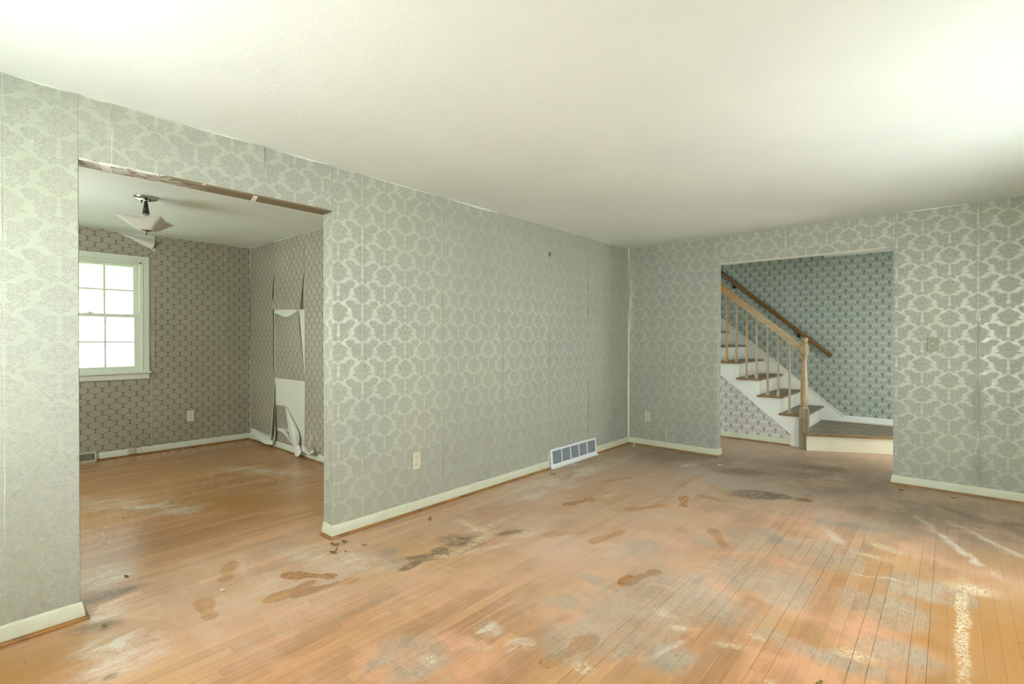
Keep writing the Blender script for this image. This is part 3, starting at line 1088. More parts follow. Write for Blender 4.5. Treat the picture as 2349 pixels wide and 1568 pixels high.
# ---------------------------------------------------------------- ceilings
b = MB()
b.box((0 - TH_W, YF - 0.1, ZC), (XR + 0.1, 0.0, ZC + 0.12))
b.box((-TH_W, 0.0, ZC), (XR + 0.1, TH_W, ZC + 0.12))
b.box((1.72, TH_W, 2.388), (3.5, HB, ZC + 0.12))                 # hall, beside the stairwell
# dining room, slightly raking
za, zb = dzc(-TH_W), dzc(DX)
b.prism([(-TH_W, YF - 0.1, za), (DX - 0.12, YF - 0.1, zb + 0.002), (DX - 0.12, YF - 0.1, zb + 0.15), (-TH_W, YF - 0.1, zb + 0.15)], (0, DYB - YF + 0.1 + 0.1, 0))
b.box((-1.7, TH_W, 3.6), (1.85, HB + 0.1, 3.72))               # top of the stairwell
struct(b.build('ceiling', 'ceiling_plaster'), 'stippled off-white plaster ceiling')

# ---------------------------------------------------------------- walls
b = MB()
b.box((-TH_W, YF, 0), (0, OP_L0, ZC))
b.box((-TH_W, OP_L1, 0), (0, TH_W, ZC))
b.box((-TH_W, OP_L0, OP_LZ), (0, OP_L1, ZC))
wall_left = struct(b.build('wall_left', 'wall_plaster'), 'left wall with damask paper and wide opening to the dining room')
b = MB()
b.box((0, 0, 0), (OP_B0, TH_W, ZC))
b.box((OP_B1, 0, 0), (XR, TH_W, ZC))
b.box((OP_B0, 0, OP_BZ), (OP_B1, TH_W, ZC))
wall_back = struct(b.build('wall_back', 'wall_plaster'), 'rear wall with damask paper and opening to the stairs')
WR = (-3.55, -1.45, 0.82, 2.08)                               # picture window Y range, sill, head
b = MB()
for q in (((XR, YF, 0), (XR + 0.12, WR[0], ZC)), ((XR, WR[1], 0), (XR + 0.12, TH_W, ZC)),
          ((XR, WR[0], 0), (XR + 0.12, WR[1], WR[2])), ((XR, WR[0], WR[3]), (XR + 0.12, WR[1], ZC))):
    b.box(*q)
struct(b.build('wall_right', 'wall_plaster'))
WF = (0.40, 2.10)
WD = (-2.45, -1.55)
b = MB()
b.box((DX, YF - 0.12, 0), (WD[0], YF, 2.47))
b.box((WD[1], YF - 0.12, 0), (WF[0], YF, ZC))
b.box((WF[1], YF - 0.12, 0), (XR, YF, ZC))
for w in (WD, WF):
    b.box((w[0], YF - 0.12, 0), (w[1], YF, 0.82))
    b.box((w[0], YF - 0.12, 2.08), (w[1], YF, ZC))
struct(b.build('wall_front', 'wall_plaster'))
WIN = (-5.03, -4.155, 0.925, 2.14)                             # dining window: Y range, sill, head
b = MB()
b.box((DX - 0.12, YF, 0), (DX, WIN[0], 2.47))
b.box((DX - 0.12, WIN[1], 0), (DX, DYB + 0.1, 2.47))
b.box((DX - 0.12, WIN[0], 0), (DX, WIN[1], WIN[2] - 0.03))
b.box((DX - 0.12, WIN[0], WIN[3]), (DX, WIN[1], 2.47))
wall_dl = struct(b.build('wall_dining_left', 'wall_plaster'), 'dining-room window wall with trellis paper')
b = MB()
b.box((DX, DYB, 0), (-TH_W, DYB + 0.1, 2.47))
wall_db = struct(b.build('wall_dining_back', 'wall_plaster'), 'dining-room rear wall with torn trellis paper')
b = MB()
b.box((-1.7, HB, 0), (3.5, HB + 0.1, 3.6))
wall_hb = struct(b.build('wall_hall_back', 'wall_plaster'), 'hall rear wall with lace-patterned paper')
b = MB()
b.box((3.42, TH_W, 0), (3.52, HB, ZC))
struct(b.build('wall_hall_right', 'wall_plaster'))
b = MB()
b.box((-1.8, TH_W, 0), (-1.7, HB, 3.6))
b.box((-1.7, 0.0, ZC + 0.12), (1.84, TH_W, 3.6))
b.box((1.72, TH_W, ZC + 0.12), (1.84, HB, 3.6))
struct(b.build('wall_stairwell', 'wall_plaster'))
b = MB()
b.prism([(-1.7, 1.165, 0), (1.545, 1.165, 0), (1.545, 1.165, 0.19), (-1.7, 1.165, 0.19 + 3.245 * 0.822)], (0, 0.05, 0))
wall_us = struct(b.build('wall_under_stairs', 'wall_plaster'), 'triangular wall below the stair flight')

# ---------------------------------------------------------------- wallpaper strips


def hashf(*a):
    s = sum((i + 1) * 12.9898 * float(v) for i, v in enumerate(a))
    return (math.sin(s) * 43758.5453) % 1.0


def wob(t, seed):
    return (math.sin(t * 3.1 + seed * 7.7) + 0.6 * math.sin(t * 7.3 + seed * 3.3) + 0.4 * math.sin(t * 15.7 + seed)) / 2.0


def strip(parent, O, U, N, u0, u1, z0, z1, mat, uo=0.0, vo=0.0, seed=1.0, gapL=0.003, gapR=0.003, lift=0.005,
          top=0.006, splits=(), name='wallpaper_strip', eps=0.0015, topf=None, shape=None, nu=None, nz=None):
    """one length of wallpaper on a wall: its edges lift, gape and sag the way old paper does.
    splits: (side 'L'/'R', z centre, half height, gape width, outward lift)"""
    O, U, N = Vector(O), Vector(U), Vector(N)
    w = u1 - u0
    e = min(0.02, w * 0.12)
    us = [0, e * 0.35, e, min(0.06, w * 0.25)]
    k = nu or max(2, int(w / 0.12))
    mid = [us[-1] + (w - 2 * us[-1]) * i / k for i in range(1, k)]
    us = us + mid + [w - v for v in us[::-1]]
    nz = nz or max(4, int((z1 - z0) / 0.045))
    zs = [z0 + (z1 - z0) * i / nz for i in range(nz + 1)]
    zs = zs[:-1] + [z1 - 0.02, z1 - 0.008, z1]
    zs = sorted(set(zs))
    mb = MB()
    grid = []
    for z in zs:
        row = []
        for u in us:
            dl, dr = u, w - u
            out, du, dz = 0.0, 0.0, 0.0
            wl = max(0.0, wob(z, seed) - 0.15)
            wr = max(0.0, wob(z + 5.3, seed * 1.7) - 0.15)
            fl, fr = math.exp(-dl / 0.014), math.exp(-dr / 0.014)
            out += lift * (wl * fl + wr * fr)
            du += gapL * fl * (0.4 + wl) - gapR * fr * (0.4 + wr)
            for (sd, zc, zh, gw, lo) in splits:
                s = 1 - ((z - zc) / zh) ** 2
                if s <= 0:
                    continue
                if sd == 'L':
                    g = math.exp(-dl / 0.03)
                    du += gw * s * g
                else:
                    g = math.exp(-dr / 0.03)
                    du -= gw * s * g
                out += lo * s * g
            if top > 0:
                t = u / w
                sag = top * (0.15 + 1.5 * max(0.0, math.sin(PI * t)) ** 1.3 * max(0.0, min(1.0, 0.55 + wob(seed * 3.0, seed))))
                g = math.exp(-(z1 - z) / 0.015)
                dz -= sag * math.exp(-(z1 - z) / 0.05)
                out += sag * 0.9 * g * (0.5 + 0.5 * math.sin(u * 9 + seed * 5))
            if topf:
                dz -= topf(u0 + u) * math.exp(-(z1 - z) / 0.25)
            zz = z + dz
            uu = u0 + u + du
            if shape:
                a, b2, c2 = shape(u0 + u, z)
                uu += a
                zz += b2
                out += c2
            P = O + U * uu + N * (eps + out)
            row.append(((P.x, P.y, zz), (u0 + u - uo, z - vo)))
        grid.append(row)
    flip = U.cross(Vector((0, 0, 1))).dot(N) < 0
    base = 0
    i0 = len(mb.v)
    nU = len(us)
    for row in grid:
        mb.v += [p for p, _ in row]
    for j in range(len(zs) - 1):
        for i in range(nU - 1):
            q = [j * nU + i, j * nU + i + 1, (j + 1) * nU + i + 1, (j + 1) * nU + i]
            uvq = [grid[j][i][1], grid[j][i + 1][1], grid[j + 1][i + 1][1], grid[j + 1][i][1]]
            if flip:
                q, uvq = q[::-1], uvq[::-1]
            mb.f.append(tuple(q))
            mb.uv.append(uvq)
            mb.mi.append(0)
    return mb.build(name, mat, parent, smooth=True)


YV, XV = (0, 1, 0), (1, 0, 0)
ZV = 2.115
LW = dict(parent=wall_left, O=(0, 0, 0), U=YV, N=(1, 0, 0), mat='damask_wallpaper', vo=ZV)
strip(u0=YF + 0.02, u1=-5.396, z0=0.07, z1=ZC, uo=-5.396, seed=2.2, **LW)
strip(u0=-5.396, u1=OP_L0, z0=0.07, z1=ZC, uo=-5.396, seed=3.1, lift=0.003, gapL=0.003, **LW)
strip(u0=OP_L0, u1=-5.036, z0=OP_LZ, z1=ZC, uo=-5.396, seed=3.1, gapL=0, lift=0.002, splits=[('R', 2.33, 0.06, 0.006, 0.008)], **LW)
strip(u0=-5.036, u1=-4.341, z0=OP_LZ, z1=ZC, uo=-5.036, seed=4.9, top=0.008, lift=0.002, splits=[('R', 2.36, 0.09, 0.006, 0.010), ('R', 2.15, 0.05, 0.003, 0.004)], **LW)
strip(u0=-4.341, u1=OP_L1, z0=OP_LZ, z1=ZC, uo=-5.036, seed=5.3, top=0.007, lift=0.002, splits=[('R', 2.27, 0.13, 0.003, 0.003)], **LW)
strip(u0=OP_L1, u1=-3.703, z0=0.07, z1=ZC, uo=-3.703, seed=6.4, lift=0.002, gapL=0.0, **LW)
strip(u0=-3.703, u1=-3.005, z0=0.07, z1=ZC, uo=-3.703, seed=7.2, top=0.013, lift=0.003, splits=[('R', 1.55, 0.3, 0.002, 0.003)], **LW)
strip(u0=-3.005, u1=-2.312, z0=0.07, z1=ZC, uo=-3.005, seed=8.6, top=0.014, gapR=0.003, lift=0.003, splits=[('L', 0.55, 0.5, 0.003, 0.003), ('R', 0.45, 0.42, 0.004, 0.003)], **LW)
strip(u0=-2.312, u1=-1.624, z0=0.07, z1=ZC, uo=-2.312, seed=9.5, top=0.009, gapL=0.003, gapR=0.002, splits=[('R', 1.5, 0.45, 0.004, 0.004), ('R', 0.3, 0.14, 0.006, 0.005)], **LW)
strip(u0=-1.624, u1=-0.923, z0=0.07, z1=ZC, uo=-1.624, seed=1.4, top=0.012, splits=[('R', 0.5, 0.35, 0.007, 0.006), ('L', 0.9, 0.3, 0.002, 0.003)], **LW)
strip(u0=-0.923, u1=-0.018, z0=0.07, z1=ZC, uo=-0.923, seed=2.7, top=0.006, gapR=0.005, splits=[('L', 0.55, 0.3, 0.002, 0.003), ('R', 1.9, 0.5, 0.006, 0.010)], **LW)
# paper returned round the two cut ends of the wall at the opening
strip(parent=wall_left, O=(0, OP_L1, 0), U=(1, 0, 0), N=(0, -1, 0), u0=-TH_W, u1=0, z0=0.07, z1=OP_LZ, mat='damask_wallpaper', uo=-0.11, vo=ZV, seed=3, lift=0.001, top=0.0, nu=2)
strip(parent=wall_left, O=(0, OP_L0, 0), U=(1, 0, 0), N=(0, 1, 0), u0=-TH_W, u1=0, z0=0.07, z1=OP_LZ, mat='damask_wallpaper', uo=-0.02, vo=ZV, seed=3, lift=0.001, top=0.0, nu=2)
b = MB()
b.box((-TH_W - 0.001, OP_L0 + 0.002, OP_LZ - 0.010), (0.0005, OP_L1 - 0.004, OP_LZ))
b.build('torn_head_board', 'torn_soffit', wall_left)
for (ya, yb) in ((-5.05, -5.01), (-4.37, -4.345)):
    b = MB()
    b.prism([(-TH_W - 0.002, ya, OP_LZ - 0.0125), (0.001, ya - 0.03, OP_LZ - 0.0125), (0.001, yb - 0.03, OP_LZ - 0.0125), (-TH_W - 0.002, yb, OP_LZ - 0.0125)], (0, 0, 0.0022))
    b.build('tape_scrap', 'paper_back', wall_left)

BW = dict(parent=wall_back, O=(0, 0, 0), U=XV, N=(0, -1, 0), mat='damask_wallpaper', vo=ZV)
strip(u0=0.012, u1=0.0555 + 0.44, z0=0.07, z1=ZC, uo=0.491, seed=4.4, top=0.004, gapL=0.006, splits=[('L', 1.9, 0.5, 0.005, 0.012), ('R', 0.17, 0.09, 0.009, 0.008), ('L', 1.2, 0.5, 0.004, 0.008)], **BW)
strip(u0=0.4955, u1=1.044, z0=0.07, z1=ZC, uo=0.491, seed=5.8, top=0.005, gapL=0.0005, splits=[('R', 2.27, 0.12, 0.004, 0.012)], **BW)
strip(u0=1.044, u1=OP_B0, z0=0.07, z1=ZC, uo=0.491, seed=6.1, top=0.003, gapL=0.001, lift=0.001, splits=[('L', 2.3, 0.09, 0.002, 0.004)], **BW)
strip(u0=OP_B0, u1=1.74, z0=OP_BZ, z1=ZC, uo=1.044, seed=6.9, top=0.007, lift=0.001, gapL=0, **BW)
strip(u0=1.74, u1=OP_B1, z0=OP_BZ, z1=ZC, uo=1.044, seed=7.7, top=0.009, lift=0.001, splits=[('R', 2.22, 0.12, 0.002, 0.003)], **BW)
strip(u0=OP_B1, u1=3.149, z0=0.07, z1=ZC, uo=3.149, seed=8.2, top=0.009, gapL=0.001, lift=0.003,
      splits=[('R', 2.33, 0.07, 0.005, 0.008), ('R', 1.15, 0.25, 0.004, 0.008), ('R', 0.78, 0.24, 0.013, 0.014), ('R', 0.28, 0.17, 0.010, 0.012)], **BW)
strip(u0=3.149, u1=3.84, z0=0.07, z1=ZC, uo=3.149, seed=9.1, top=0.010, lift=0.004,
      splits=[('L', 2.30, 0.12, 0.006, 0.014), ('L', 1.25, 0.3, 0.003, 0.016), ('L', 0.78, 0.24, 0.003, 0.034), ('L', 0.28, 0.17, 0.002, 0.030)], **BW)
strip(u0=3.84, u1=XR - 0.01, z0=0.07, z1=ZC, uo=3.149, seed=1.9, **BW)
strip(parent=wall_back, O=(OP_B0, 0, 0), U=(0, 1, 0), N=(1, 0, 0), u0=0, u1=TH_W, z0=0.07, z1=OP_BZ, mat='damask_wallpaper', uo=0.02, vo=ZV, seed=3, lift=0.001, top=0, nu=2)
b = MB()
b.box((OP_B0 + 0.001, -0.001, OP_BZ - 0.003), (OP_B1 - 0.001, TH_W + 0.002, OP_BZ))
b.build('head_board', 'wall_plaster', wall_back)

# dining room, window wall (trellis paper); the corner of the second strip has peeled off the top
TV = 2.343
TU = -3.79
DL = dict(parent=wall_dl, O=(DX, 0, 0), U=YV, N=(1, 0, 0), mat='trellis_wallpaper', uo=TU, vo=TV)
zt = dzc(DX) - 0.002
strip(u0=YF + 0.01, u1=-5.12, z0=0.07, z1=zt, seed=2.0, top=0.004, **DL)
strip(u0=-5.12, u1=-4.75, z0=0.07, z1=0.86, seed=2.4, top=0, **DL)
strip(u0=-4.75, u1=-4.072, z0=0.07, z1=0.86, seed=2.5, top=0, lift=0.001, **DL)
strip(u0=-5.12, u1=-4.75, z0=2.20, z1=zt, seed=2.6, top=0.003, lift=0.001, **DL)


def flap_cut(u):
    return max(0.0, (u + 4.40) / 0.34) ** 1.0 * 0.145 if u > -4.40 else 0.0


strip(u0=-4.75, u1=-4.072, z0=2.20, z1=zt, seed=2.8, top=0.001, lift=0.0005, nz=8,
      shape=lambda u, z: (0, -flap_cut(u) * max(0, (z - 2.20) / (zt - 2.20)), 0.012 * max(0, (z - 2.28) / 0.17) * (1 if u > -4.4 else 0)), **DL)
strip(u0=-4.072, u1=-4.030, z0=0.07, z1=2.285, seed=2.9, top=0.0, lift=0.004, gapR=0.003, splits=[('R', 1.62, 0.16, 0.007, 0.010), ('R', 1.15, 0.16, 0.007, 0.010)], **DL)
strip(u0=-4.030, u1=-3.307, z0=0.07, z1=zt, seed=3.6, top=0.003, gapL=0.002, splits=[('L', 1.62, 0.16, 0.002, 0.006), ('R', 1.3, 0.2, 0.004, 0.006)], **DL)
strip(u0=-3.307, u1=-3.012, z0=0.07, z1=zt, seed=4.1, top=0.003, gapR=0.006, splits=[('R', 1.6, 0.6, 0.004, 0.012)], **DL)
# peeled corner: a triangular sheet hanging out from the wall, backing side showing
mb = MB()
pts = []
A, B_, T = Vector((DX + 0.004, -4.40, zt - 0.004)), Vector((DX + 0.006, -4.034, zt - 0.015)), Vector((DX + 0.016, -4.064, 2.300))
n = 8
for j in range(n + 1):
    row = []
    for i in range(n + 1):
        s, t = i / n, j / n          # s along the fold line A->T, t from the fold to the corner
        base = A.lerp(T, s)
        p = base.lerp(A.lerp(B_, s), t)
        bulge = 0.055 * math.sin(PI * min(1, t * 1.15)) * s
        row.append(p + Vector((bulge, 0, -0.018 * math.sin(PI * t) * s)))
    pts.append(row)
for j in range(n):
    for i in range(n):
        mb.face([pts[j][i], pts[j][i + 1], pts[j + 1][i + 1], pts[j + 1][i]][::-1])
mb.build('peeled_corner', 'paper_back', wall_dl, smooth=True, weld=True)

# dining room, rear wall
DB = dict(parent=wall_db, O=(0, DYB, 0), U=XV, N=(0, -1, 0), mat='trellis_wallpaper', uo=-3.0, vo=TV)


def ztop(x):
    return dzc(x) - 0.003


strip(u0=DX + 0.012, u1=-3.045, z0=0.12, z1=ztop(-3.4), seed=4.6, top=0.003, gapL=0.004, splits=[('R', 1.75, 0.3, 0.006, 0.022), ('R', 1.2, 0.4, 0.004, 0.016)], **DB)
strip(u0=-3.045, u1=-2.278, z0=1.622, z1=ztop(-2.6), seed=5.1, top=0.003, splits=[('R', 1.72, 0.28, 0.012, 0.030), ('L', 1.64, 0.16, 0.002, 0.03)],
      shape=lambda u, z: (0, 0.018 * (u + 2.66) / 0.38 * -1 if z < 1.66 else 0, 0.022 * math.exp(-(z - 1.62) / 0.10)), **DB)


def mid_piece(u, z):
    t = (z - 0.826) / 0.77                    # 0 bottom, 1 top
    s = (u + 3.035) / 0.757
    du = -0.150 * s * max(0.0, t) ** 1.1 * (1 if t > 0 else 0)
    sag = -0.062 * math.sin(PI * min(1, s * 1.05)) * math.exp(-(1.596 - z) / 0.04)
    out = 0.034 * math.sin(PI * min(1, s)) * math.exp(-(1.596 - z) / 0.11) + 0.012 * max(0, t) * s
    return du + out * 1.9, sag, out


strip(u0=-3.035, u1=-2.278, z0=0.826, z1=1.596, seed=5.7, top=0, lift=0.004, gapL=0.004, shape=mid_piece, **DB)


def right_piece(u, z):
    k = max(0.0, (0.75 - z) / 0.65)
    wv = math.sin((u + 2.28) * 14.0) * 0.5 + 0.5
    edge = math.exp(-(u + 2.278) / 0.12)
    out = (0.075 * wv + 0.04 * edge) * k ** 1.3 + 0.02 * edge * max(0, math.sin(PI * (z - 0.9) / 1.1))
    return out * 1.9, 0, out


strip(u0=-2.278, u1=-1.59, z0=0.085, z1=ztop(-2.0), seed=6.6, top=0.004, lift=0.002, shape=right_piece, nu=14, **DB)
strip(u0=-1.59, u1=-TH_W - 0.005, z0=0.07, z1=ztop(-0.9), seed=7.4, top=0.004, **DB)
# remnants of trellis paper still stuck inside the bare patch


def remnant(pts4, seed):
    mb = MB()
    n = 5
    for j in range(n):
        for i in range(n):
            q, uvq = [], []
            for (a, c) in ((i, j), (i + 1, j), (i + 1, j + 1), (i, j + 1)):
                s, t = a / n, c / n
                x = (pts4[0][0] * (1 - s) + pts4[1][0] * s) * (1 - t) + (pts4[3][0] * (1 - s) + pts4[2][0] * s) * t
                z = (pts4[0][1] * (1 - s) + pts4[1][1] * s) * (1 - t) + (pts4[3][1] * (1 - s) + pts4[2][1] * s) * t
                q.append((x, DYB - 0.0030, z))
                uvq.append((x + 3.0, z - TV))
            mb.face(q, uvq)
    mb.build('paper_remnant', 'trellis_wallpaper', wall_db, weld=False)


remnant([(-3.03, 0.235), (-2.665, 0.255), (-2.745, 0.512), (-3.012, 0.508)], 1)
remnant([(-3.01, 0.065), (-2.53, 0.075), (-2.66, 0.225), (-3.0, 0.228)], 2)


def sheet(name, rows, mat='paper_back', sub=3):
    """curled paper: rows of control points lofted into a smooth sheet"""
    mb = MB()
    # a sheet that stands off the wall starts further along it
    R_ = [[Vector((p[0] + (DYB - p[1]) * 1.9, p[1], p[2])) for p in r] for r in rows]

    def cat(p0, p1, p2, p3, t):
        return 0.5 * ((2 * p1) + (-p0 + p2) * t + (2 * p0 - 5 * p1 + 4 * p2 - p3) * t * t + (-p0 + 3 * p1 - 3 * p2 + p3) * t ** 3)

    def dens(line):
        out = []
        for k in range(len(line) - 1):
            p0, p1, p2, p3 = line[max(k - 1, 0)], line[k], line[k + 1], line[min(k + 2, len(line) - 1)]
            out += [cat(p0, p1, p2, p3, q / sub) for q in range(sub)]
        return out + [line[-1]]
    R_ = [dens(r) for r in R_]
    cols = [dens([r[i] for r in R_]) for i in range(len(R_[0]))]
    for i in range(len(cols) - 1):
        for j in range(len(cols[0]) - 1):
            mb.face([cols[i][j], cols[i + 1][j], cols[i + 1][j + 1], cols[i][j + 1]])
    return mb.build(name, mat, wall_db, smooth=True, weld=True)


Y0 = DYB
# long standing curl at the left of the bare patch
sheet('curled_strip', [[(-3.045, Y0 - 0.004, 0.78), (-3.050, Y0 - 0.018, 0.77), (-3.055, Y0 - 0.006, 0.75)],
                       [(-3.055, Y0 - 0.005, 0.52), (-3.075, Y0 - 0.040, 0.50), (-3.095, Y0 - 0.015, 0.48)],
                       [(-3.085, Y0 - 0.006, 0.28), (-3.105, Y0 - 0.055, 0.26), (-3.135, Y0 - 0.020, 0.25)],
                       [(-3.115, Y0 - 0.008, 0.10), (-3.135, Y0 - 0.060, 0.09), (-3.165, Y0 - 0.022, 0.10)]])
sheet('curled_strip', [[(-3.015, Y0 - 0.003, 0.50), (-3.025, Y0 - 0.018, 0.50), (-3.035, Y0 - 0.006, 0.50)],
                       [(-3.025, Y0 - 0.003, 0.27), (-3.035, Y0 - 0.035, 0.26), (-3.055, Y0 - 0.008, 0.26)],
                       [(-3.000, Y0 - 0.003, 0.22), (-3.020, Y0 - 0.040, 0.20), (-3.060, Y0 - 0.010, 0.18)],
                       [(-3.020, Y0 - 0.003, 0.06), (-3.050, Y0 - 0.035, 0.06), (-3.095, Y0 - 0.012, 0.07)]])
# paper rolled forward over the baseboard, from the corner
sheet('rolled_hem', [[(-3.74, Y0 - 0.010, 0.150), (-3.74, Y0 - 0.020, 0.125), (-3.74, Y0 - 0.026, 0.105)],
                     [(-3.55, Y0 - 0.012, 0.145), (-3.55, Y0 - 0.075, 0.115), (-3.53, Y0 - 0.085, 0.070)],
                     [(-3.30, Y0 - 0.012, 0.125), (-3.28, Y0 - 0.090, 0.095), (-3.26, Y0 - 0.095, 0.045)],
                     [(-3.08, Y0 - 0.012, 0.100), (-3.08, Y0 - 0.045, 0.075), (-3.08, Y0 - 0.050, 0.045)]])
# folded tongue hanging diagonally across the patch
sheet('folded_tongue', [[(-2.765, Y0 - 0.004, 0.515), (-2.735, Y0 - 0.012, 0.510), (-2.715, Y0 - 0.004, 0.500)],
                        [(-2.71, Y0 - 0.006, 0.34), (-2.62, Y0 - 0.045, 0.35), (-2.54, Y0 - 0.010, 0.36)],
                        [(-2.66, Y0 - 0.010, 0.20), (-2.54, Y0 - 0.08, 0.22), (-2.41, Y0 - 0.020, 0.24)],
                        [(-2.60, Y0 - 0.03, 0.11), (-2.50, Y0 - 0.075, 0.11), (-2.42, Y0 - 0.05, 0.12)]])
sheet('folded_tongue', [[(-2.98, Y0 - 0.005, 0.235), (-2.96, Y0 - 0.03, 0.225), (-2.96, Y0 - 0.012, 0.21)],
                        [(-2.84, Y0 - 0.010, 0.245), (-2.83, Y0 - 0.045, 0.225), (-2.82, Y0 - 0.02, 0.20)],
                        [(-2.70, Y0 - 0.012, 0.215), (-2.70, Y0 - 0.05, 0.19), (-2.70, Y0 - 0.02, 0.15)],
                        [(-2.60, Y0 - 0.02, 0.14), (-2.62, Y0 - 0.05, 0.12), (-2.60, Y0 - 0.03, 0.10)]])
sheet('folded_tongue', [[(-2.57, Y0 - 0.05, 0.125), (-2.48, Y0 - 0.09, 0.135), (-2.40, Y0 - 0.06, 0.14)],
                        [(-2.53, Y0 - 0.07, 0.07), (-2.44, Y0 - 0.10, 0.08), (-2.36, Y0 - 0.07, 0.10)],
                        [(-2.49, Y0 - 0.085, 0.02), (-2.42, Y0 - 0.095, 0.03), (-2.36, Y0 - 0.085, 0.07)]])
sheet('crumpled_scrap', [[(-2.36, Y0 - 0.04, 0.135), (-2.30, Y0 - 0.09, 0.16), (-2.22, Y0 - 0.06, 0.15), (-2.12, Y0 - 0.05, 0.155)],
                         [(-2.34, Y0 - 0.07, 0.10), (-2.28, Y0 - 0.11, 0.12), (-2.20, Y0 - 0.10, 0.10), (-2.08, Y0 - 0.07, 0.12)],
                         [(-2.36, Y0 - 0.06, 0.085), (-2.29, Y0 - 0.08, 0.085), (-2.18, Y0 - 0.085, 0.085), (-2.02, Y0 - 0.05, 0.135)]])

# hall paper
HV = dict(mat='lace_wallpaper', uo=1.755, vo=1.601)
for (a, c) in ((-1.7, -0.32), (-0.32, 0.37), (0.37, 1.06), (1.06, 1.75), (1.75, 2.44), (2.44, 3.41)):
    strip(parent=wall_hb, O=(0, HB, 0), U=XV, N=(0, -1, 0), u0=a, u1=c, z0=0.0, z1=(3.6 if c < 1.8 else ZC), seed=a + 4, top=0.0, lift=0.002, gapL=0.0005, gapR=0.0005, **HV)
mb = MB()
for k in range(12):
    xa, xb = -0.2 + k * (1.545 + 0.2) / 12, -0.2 + (k + 1) * (1.545 + 0.2) / 12
    za, zb = 0.19 + (1.545 - xa) * 0.822, 0.19 + (1.545 - xb) * 0.822
    q = [(xa, 1.163, 0.02), (xb, 1.163, 0.02), (xb, 1.163, zb), (xa, 1.163, za)]
    mb.face(q, [(p[0], p[2]) for p in q])
mb.build('wallpaper_sheet', 'lace_wallpaper_pale', wall_us)

# ---------------------------------------------------------------- baseboards
BBP = [(0, 0.012), (0.017, 0.012), (0.0165, 0.030), (0.0135, 0.052), (0.0095, 0.070), (0.006, 0.078), (0.002, 0.080), (0, 0.080)]
SHP = [(0.0, 0.0)] + [(0.0165 + 0.016 * math.cos(R(a)), 0.0165 * math.sin(R(a)) + 0.0005) for a in (0, 22, 45, 68, 90)] + [(0.0, 0.017)]


def run(mb, prof, p0, p1, nrm, e0=0.0, e1=0.0):
    """extrude a moulding profile from p0 to p1 along a wall whose room-side normal is nrm.
    e0/e1: mitre factor at each end (+1 outside corner, -1 inside corner)"""
    p0, p1, nrm = Vector((*p0, 0)), Vector((*p1, 0)), Vector((*nrm, 0))
    d = (p1 - p0).normalized()
    i = len(mb.v)
    n = len(prof)
    for q, e, sg in ((p0, e0, -1), (p1, e1, 1)):
        for (o, z) in prof:
            mb.v.append(tuple(q + nrm * o + d * (sg * e * o) + Vector((0, 0, z))))
    fs = [tuple(range(i, i + n)), tuple(range(i + 2 * n - 1, i + n - 1, -1))]
    for k in range(n):
        k2 = (k + 1) % n
        fs.append((i + k, i + n + k, i + n + k2, i + k2))
    rev = d.cross(Vector((0, 0, 1))).dot(nrm) > 0
    for f in fs:
        mb.f.append(f[::-1] if rev else f)
        mb.uv.append(None)
        mb.mi.append(0)


def baseboard(name, segs, shoe='shoe_wood', paint='trim_paint', label=None, smooth=False):
    mb = MB()
    for s in segs:
        run(mb, BBP, *s)
    o = struct(mb.build(name, paint), label)
    if shoe:
        mb = MB()
        for s in segs:
            run(mb, SHP, *s)
        mb.build('shoe_moulding', shoe, o)
    return o


VY0, VY1 = -1.632, -0.782       # return-air grille on the left wall
baseboard('baseboard_left', [((0, YF), (0, OP_L0), (1, 0), 0, 1), ((0, OP_L1), (0, VY0 - 0.004), (1, 0), 1, 0), ((0, VY1 + 0.004), (0, 0), (1, 0), 0, -1),
                             ((-TH_W, OP_L1), (0, OP_L1), (0, -1), 0, 1), ((-TH_W, OP_L0), (0, OP_L0), (0, 1), 0, 1)], label='cream baseboard with stained shoe moulding')
baseboard('baseboard_back', [((0, 0), (OP_B0, 0), (0, -1), -1, 1), ((OP_B1, 0), (XR, 0), (0, -1), 1, 0), ((OP_B0, 0), (OP_B0, TH_W), (1, 0), 1, 0)], 'shoe_wood_x')
baseboard('baseboard_dining_left', [((DX, YF), (DX, -5.02), (1, 0), 0, 0), ((DX, -4.548), (DX, DYB), (1, 0), 0, -1)], paint='white_paint')
baseboard('baseboard_dining_back', [((DX, DYB), (-TH_W, DYB), (0, -1), -1, 0)], 'shoe_wood_x', paint='white_paint')
baseboard('baseboard_under_stairs', [((-1.6, 1.165), (1.545, 1.165), (0, -1), 0, 0)], 'shoe_wood_x')
mb = MB()
run(mb, [(0, ZL), (0.014, ZL), (0.014, ZL + 0.07), (0.008, ZL + 0.082), (0, ZL + 0.082)], (1.935, HB - 0.002), (3.42, HB - 0.002), (0, -1))
bl = struct(mb.build('baseboard_landing', 'stair_paint'))
mb = MB()
run(mb, [(0.014, ZL), (0.026, ZL), (0.022, ZL + 0.012), (0.014, ZL + 0.014)], (1.95, HB - 0.002), (3.42, HB - 0.002), (0, -1))
mb.build('shoe_moulding', 'pale_flake', bl)

# ---------------------------------------------------------------- windows


